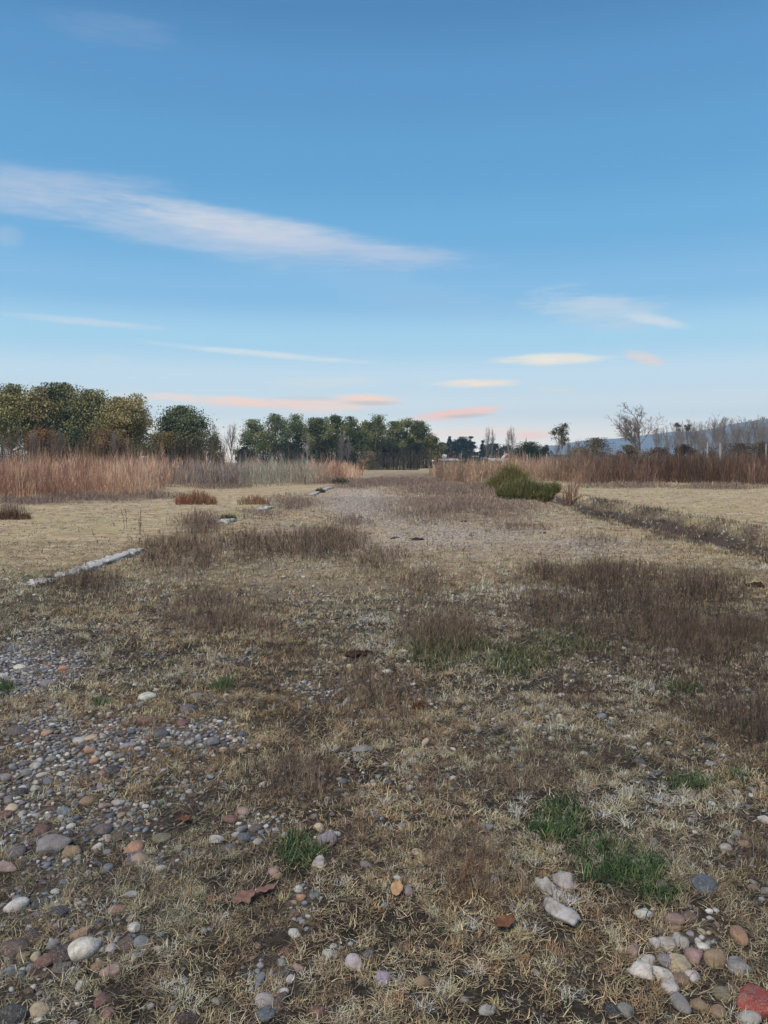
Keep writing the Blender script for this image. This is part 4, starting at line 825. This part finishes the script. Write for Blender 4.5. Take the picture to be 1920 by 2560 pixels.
# ------------------------------------------------------------ posts, sheds, kerbs and small litter
def box_bm(bm, x0, x1, y0, y1, z0, z1, taper=0.0):
    v = [bm.verts.new(p) for p in ((x0, y0, z0), (x1, y0, z0), (x1, y1, z0), (x0, y1, z0), (x0+taper, y0+taper, z1), (x1-taper, y0+taper, z1), (x1-taper, y1-taper, z1), (x0+taper, y1-taper, z1))]
    for f in ((0, 3, 2, 1), (4, 5, 6, 7), (0, 1, 5, 4), (1, 2, 6, 5), (2, 3, 7, 6), (3, 0, 4, 7)): bm.faces.new([v[i] for i in f])
def bm_obj(name, bm, mat, parent=None, loc=(0, 0, 0), bev=0.0):
    if bev: bmesh.ops.bevel(bm, geom=list(bm.edges), offset=bev, segments=2, affect='EDGES')
    bmesh.ops.recalc_face_normals(bm, faces=list(bm.faces)); m_ = bpy.data.meshes.new(name); bm.to_mesh(m_); bm.free(); return link(name, m_, mat, parent, loc)
M_CONC = flat('worn_concrete', (.38, .37, .345), .9, .5, 10); M_WHITE = flat('white_paint', (.72, .72, .70), .6, .12, 2); M_ROOFPALE = flat('pale_sheet_roof', (.42, .44, .44), .5, .15, 1.5)
M_DARKROOF = flat('dark_sheet_roof', (.035, .033, .034), .6, .3, 1.5); M_WALL = flat('grey_plaster', (.34, .32, .29), .9, .2, 1.0); M_GLASS = flat('dark_opening', (.02, .022, .025), .3, .2, 1.0); M_WOOD = flat('grey_wood', (.20, .17, .14), .9, .35, 6)
M_DUNG = flat('dry_dung', (.040, .026, .018), .95, .5, 40, .1); M_LEAFLITTER = flat('fallen_leaf', (.17, .095, .075), .75, .3, 30); M_CHIP = flat('wood_chip', (.38, .24, .13), .85, .3, 60); M_RUST = flat('rust_leaf', (.13, .06, .035), .8, .35, 40)
def post(u, vt, vb, dep, w, lab, nm='white_post', cap=True, mat=None):
    z = float(H(at_x(u, dep), dep)); h = top_z(vt, dep)-z; bm = bmesh.new(); box_bm(bm, -w/2, w/2, -w/2, w/2, -.3, h, w*.12); box_bm(bm, -w*.42, w*.42, -w*.42, w*.42, h+.002, h+.05, w*.2)
    o = bm_obj(nm, bm, mat or M_CONC, None, (at_x(u, dep), dep, z), .006); o.rotation_euler = (gt.normal(0, .012), gt.normal(0, .015), gt.uniform(0, 1)); return tag(o, lab, 'post')
post(1768, 1106, 1150, 74, .14, 'tall white concrete post, the slimmer of the two above the red weeds')
post(1801, 1109, 1152, 78, .19, 'thicker weathered white post beside the slim one')
post(1914, 1110, 1136, 86, .16, 'white concrete post standing at the frame edge')
post(1318, 1137, 1152, 95, .16, 'short pale post before the squat evergreen')
post(1367, 1136, 1152, 100, .16, 'short pale post under the sparse poplar')
post(1548, 1134, 1146, 92, .12, 'thin grey post at the end of the dark shed roof', mat=M_WOOD)
def pole(u, vt, dep, lab):
    z = float(H(at_x(u, dep), dep)); h = top_z(vt, dep)-z; root = empty('utility_pole', (at_x(u, dep), dep, z), lab, 'pole'); mb = MB(); mb.tube(np.array([[0, 0, -.3], [0, 0, h*.5], [0, 0, h]]), [.16, .14, .11], 8); link('shaft', mb.mesh('shaft'), M_PALEBARK, root)
    bm = bmesh.new(); box_bm(bm, -.5, .5, -.05, .05, h-.35, h-.25); bm_obj('crossarm', bm, M_WOOD, root, bev=.01)
pole(1153, 1133, 190, 'single utility pole standing before the dark conifers')
def shed(name, lab, u0, u1, vt, dep, eave, dpt, roofmat, wallmat, ndoor, gable=False, cat='shed'):
    x0, x1 = at_x(u0, dep), at_x(u1, dep); w = x1-x0; z = .25; top = top_z(vt, dep)-z; root = empty(name, ((x0+x1)/2, dep, z), lab, cat); e = top*eave
    bm = bmesh.new(); box_bm(bm, -w/2, w/2, 0, dpt, -.3, e); bm_obj('wall', bm, wallmat, root)
    bm = bmesh.new(); o = .25; t_ = .09
    if gable: prof = [(-w/2-o, e), (0, top), (w/2+o, e)]; pts = [(a, b_) for a, b_ in prof]; f_ = [[bm.verts.new((a, yy, b_+dz)) for a, b_ in pts] for yy, dz in ((-o, .004), (dpt+o, .004), (dpt+o, t_), (-o, t_))]
    else: f_ = [[bm.verts.new((a, yy, zz+dz)) for a in (-w/2-o, 0, w/2+o)] for yy, zz, dz in ((-o, e, .004), (dpt+o, top, .004), (dpt+o, top, t_), (-o, e, t_))]
    for i in range(4):
        for j in range(2): bm.faces.new([f_[i][j], f_[i][j+1], f_[(i+1) % 4][j+1], f_[(i+1) % 4][j]])
    for j in (0, 2): bm.faces.new([f_[i][j] for i in range(4)])
    bm_obj('roof', bm, roofmat, root)
    for k in range(ndoor):
        cx = -w/2+w*(k+.5)/ndoor; bm = bmesh.new(); hh = e*.78 if k == 0 else e*.75; box_bm(bm, cx-w/ndoor*.2, cx+w/ndoor*.2, -.03, .02, 0 if k == 0 else e*.4, hh); bm_obj('door' if k == 0 else 'window', bm, M_GLASS, root)
    return root
shed('farm_shed', 'long low shed with a white sheet roof before the conifers', 1090, 1146, 1147, 185, .80, 5, M_ROOFPALE, M_WALL, 4)
shed('farm_shed', 'small white-roofed lean-to at the end of the tall tree row', 1060, 1082, 1149, 175, .8, 3, M_WHITE, M_WALL, 2)
shed('farm_shed', 'low pale roofed shed between the utility pole and white gable', 1228, 1262, 1146, 200, .7, 5, M_ROOFPALE, M_WALL, 2)
shed('white_house', 'narrow white gabled house in front of bare poplars', 1262, 1274, 1135, 195, .72, 4, M_WHITE, M_WHITE, 1, True, 'house')
shed('dark_shed', 'long flat dark-roofed shed behind the red weeds', 1388, 1462, 1137, 120, .9, 5, M_DARKROOF, M_WALL, 3)
shed('dark_shed', 'short dark roofed shed beside the thin grey post', 1512, 1546, 1137, 118, .9, 4, M_DARKROOF, M_WALL, 2)
shed('farm_shed', 'low white roof glimpsed under the ochre trees', 352, 394, 1139, 102, .88, 4, M_WHITE, M_WALL, 2)
zt = top_z(1147, 186)-.25; tk = empty('water_tank', (at_x(1111, 188), 188, .25), 'small water tank on a stand above the white shed roof', 'tank'); ht = top_z(1136, 188)-.25
mb = MB(); mb.tube(np.array([[0, 0, ht-.95], [0, 0, ht-.9], [0, 0, ht-.1], [0, 0, ht]]), [.45, .6, .6, .2], 14); link('tank_body', mb.mesh('tank_body'), M_WHITE, tk)
for sx, sy in ((-.4, -.4), (.4, -.4), (-.4, .4), (.4, .4)):
    mb = MB(); mb.tube(np.array([[sx, sy, -.2], [sx, sy, ht*.5], [sx, sy, ht-.95]]), [.06, .06, .06], 5); link('leg', mb.mesh('leg'), M_WOOD, tk)
# old concrete kerb
def kerb(lab, u0, v0, u1, v1, wd, hgt, seed):
    (x0, y0, _), (x1, y1, _) = GZ(u0, v0), GZ(u1, v1); ln = math.hypot(x1-x0, y1-y0); n = max(int(ln/.06), 20); gk = np.random.default_rng(seed); t = np.linspace(0, 1, n); dx, dy = (x1-x0)/ln, (y1-y0)/ln
    cs = np.array([(-1, -.25), (-1, .75), (-.86, 1), (-.3, 1), (.3, 1), (.84, 1), (1, .7), (1, -.25)]); V = []
    for i in range(n):
        cx, cy = x0+(x1-x0)*t[i], y0+(y1-y0)*t[i]; ed = 1-.6*max(0, 1-min(t[i], 1-t[i])*18); w_ = wd/2*(1+.35*(fbm(np.array(t[i]*ln*1.4), np.array(seed*1.7), 3)-.5))*ed; hh = hgt*(.8+.5*(fbm(np.array(t[i]*ln*2.2), np.array(seed*3.1), 3)-.5))*ed
        for a, b_ in cs: px_, py_ = cx-dy*a*w_+gk.normal(0, .014), cy+dx*a*w_+gk.normal(0, .014); V.append((px_, py_, float(H(cx, cy))+hh*b_+gk.normal(0, .011)))
    k = len(cs); i = np.arange(n-1)[:, None]*k; j = np.arange(k-1)[None]; Fk = np.stack([i+j, i+j+1, i+k+j+1, i+k+j], -1).reshape(-1, 4); V = np.array(V)
    o = np.array([x0, y0, 0]); return tag(link('concrete_kerb', np_mesh('concrete_kerb', V-o, [Fk, np.arange(k)[None], (np.arange(k)+(n-1)*k)[None]], smooth=False), M_CONC, loc=tuple(o)), lab, 'kerb')
kerb('long weathered white concrete kerb edging the near pale field', 146, 1446, 352, 1376, .25, .06, 1)
kerb('short broken end of the white kerb sunk in the grass', 70, 1466, 132, 1450, .22, .04, 2)
kerb('far thin strip of white kerb beside the gravelly track', 776, 1240, 832, 1219, .26, .09, 3)
kerb('small white piece of kerb by the dark green tuft', 556, 1308, 578, 1304, .30, .10, 4)
kerb('little pale kerb remnant between the tuft and the far kerb', 652, 1276, 676, 1270, .30, .08, 6)
# dung
def dung(lab, u, v, w, n, seed, hgt=.5):
    x, y, z = GZ(u, v); r = w/F*y/2; gd = np.random.default_rng(seed); V, Fs, o = [], [], 0
    for i in range(n):
        s = r*gd.uniform(.28, .5); p = gd.normal(0, .40, 2)*r if i else np.zeros(2); q = stone_shape(I3, 'lump', gd)*np.array([s, s*gd.uniform(.7, 1), s*hgt*gd.uniform(.7, 1.2)])+np.array([p[0], p[1], s*hgt*.35]); V.append(q); Fs.append(F3+o); o += len(q)
    tag(link('dung_pile', np_mesh('dung_pile', np.concatenate(V), [np.concatenate(Fs)], smooth=True), M_DUNG, loc=(x, y, z)), lab, 'dung')
dung('crumbled dark red-brown dung pile in the middle grass', 905, 1638, 72, 9, 1); dung('small black dung lump in front of the crumbled pile', 928, 1668, 26, 4, 2)
dung('flat dark dung pat on the bare gravel of the track', 988, 1347, 34, 5, 3, .4); dung('dark grey dung scatter next to the flat pat on the track', 1036, 1350, 42, 6, 4, .4)
dung('dark dung pat farther over on the pale track', 1356, 1333, 28, 4, 5, .4); dung('tall dark dung clod under the bank at the frame edge', 1888, 1468, 52, 6, 6, .8); dung('small dung clump behind the dung scatter', 1160, 1304, 26, 4, 7, .4)
# leaves and chips
def leaf(name, lab, u, v, ln_, wd, yaw, mat, cat, curl=.25, lobes=0):
    x, y, z = GZ(u, v); l = ln_/F*math.hypot(y, EYE); w_ = wd/F*math.hypot(y, EYE); n = 12; t = np.linspace(0, 1, n); a = np.linspace(-1, 1, 7); V = []
    for ti in t:
        h = w_/2*max(math.sin(PI*min(max(ti, .02), .985))**.6*(1+(.28*math.cos(ti*lobes*2*PI) if lobes else 0)), .02)
        for ai in a: V.append((l*(ti-.5), h*ai, l*(curl*.35*(ai*ai)+curl*.4*(ti-.5)**2*2)+.004*math.sin(ti*17+ai*3)))
    i = np.arange(n-1)[:, None]*7; j = np.arange(6)[None]; Fq_ = np.stack([i+j, i+j+1, i+8+j, i+7+j], -1).reshape(-1, 4)
    o = link(name, np_mesh(name, V, [Fq_], smooth=True), mat, loc=(x, y, z+.02)); s = o.modifiers.new('thickness', 'SOLIDIFY'); s.thickness = .0015; o.rotation_euler = (.10, -.12, yaw); return tag(o, lab, cat)
leaf('fallen_leaf', 'dull reddish brown fallen leaf with a torn lobed edge', 610, 2258, 54, 40, R(40), M_LEAFLITTER, 'leaf', .15, 2); leaf('fallen_leaf', 'narrow pale reddish leaf next to the torn brown leaf', 664, 2238, 52, 20, R(20), M_LEAFLITTER, 'leaf', .2)
leaf('fallen_leaf', 'curled rust brown leaf in the dry grass near pale lumps', 1262, 2326, 50, 34, R(25), M_RUST, 'leaf', .5); leaf('bark_chip', 'upright orange tan chip of wood in brown grass', 992, 2234, 52, 28, R(82), M_CHIP, 'wood chip', .1)
leaf('fallen_leaf', 'small rusty leaf lying over the pebble bed edge', 462, 2060, 30, 22, R(10), M_RUST, 'leaf', .4, 2)

# ------------------------------------------------------------ mountain and air
RID = np.array([(1180, 1136), (1290, 1120), (1440, 1100), (1540, 1092), (1640, 1082), (1740, 1073), (1830, 1056), (1920, 1041), (2060, 1022), (2300, 1000), (2700, 1010), (3200, 1060), (3600, 1140)])
md = 3200.0; mx = np.linspace(at_x(1180, md), at_x(3600, md), 150); my = np.linspace(-750, 760, 40); MX, MY = np.meshgrid(mx, my)
ridge = np.interp(960+MX/(md*cp)*F, RID[:, 0], np.array([top_z(v, md) for v in RID[:, 1]])); cross = np.clip(1-np.abs(MY)/745, 0, 1)**.9
MZ = np.maximum(ridge*cross*(1+.5*(fbm(MX*.008, MY*.008, 4, 3)-.5)*(1-cross))+22*(fbm(MX*.011, MY*.011, 4, 7)-.5)*cross-6, -8)
ii = np.arange(MX.size).reshape(MX.shape); Fm = np.stack([ii[:-1, :-1], ii[:-1, 1:], ii[1:, 1:], ii[1:, :-1]], -1).reshape(-1, 4)
M_MOUNT = flat('mountain_rock', (.10, .10, .105), .95, .35, .004); kind(link('mountain', np_mesh('mountain', np.stack([MX.ravel(), MY.ravel()+md, MZ.ravel()], 1), [Fm], smooth=True), M_MOUNT), 'structure', 'long blue mountain range rising behind the bare trees')
HAZE = 2.2e-4
if HAZE:
    bm = bmesh.new(); box_bm(bm, -5000, 5000, -5000, 5000, -10, 330); hz = bm_obj('haze', bm, None); m = bpy.data.materials.new('haze'); m.use_nodes = True; t = m.node_tree; t.nodes.clear()
    pv = t.nodes.new('ShaderNodeVolumePrincipled'); pv.inputs['Density'].default_value = HAZE; pv.inputs['Color'].default_value = (.46, .73, 1.0, 1); pv.inputs['Anisotropy'].default_value = 0.0
    ou = t.nodes.new('ShaderNodeOutputMaterial'); t.links.new(pv.outputs[0], ou.inputs['Volume']); hz.data.materials.append(m); kind(hz, 'stuff', 'thin evening haze')
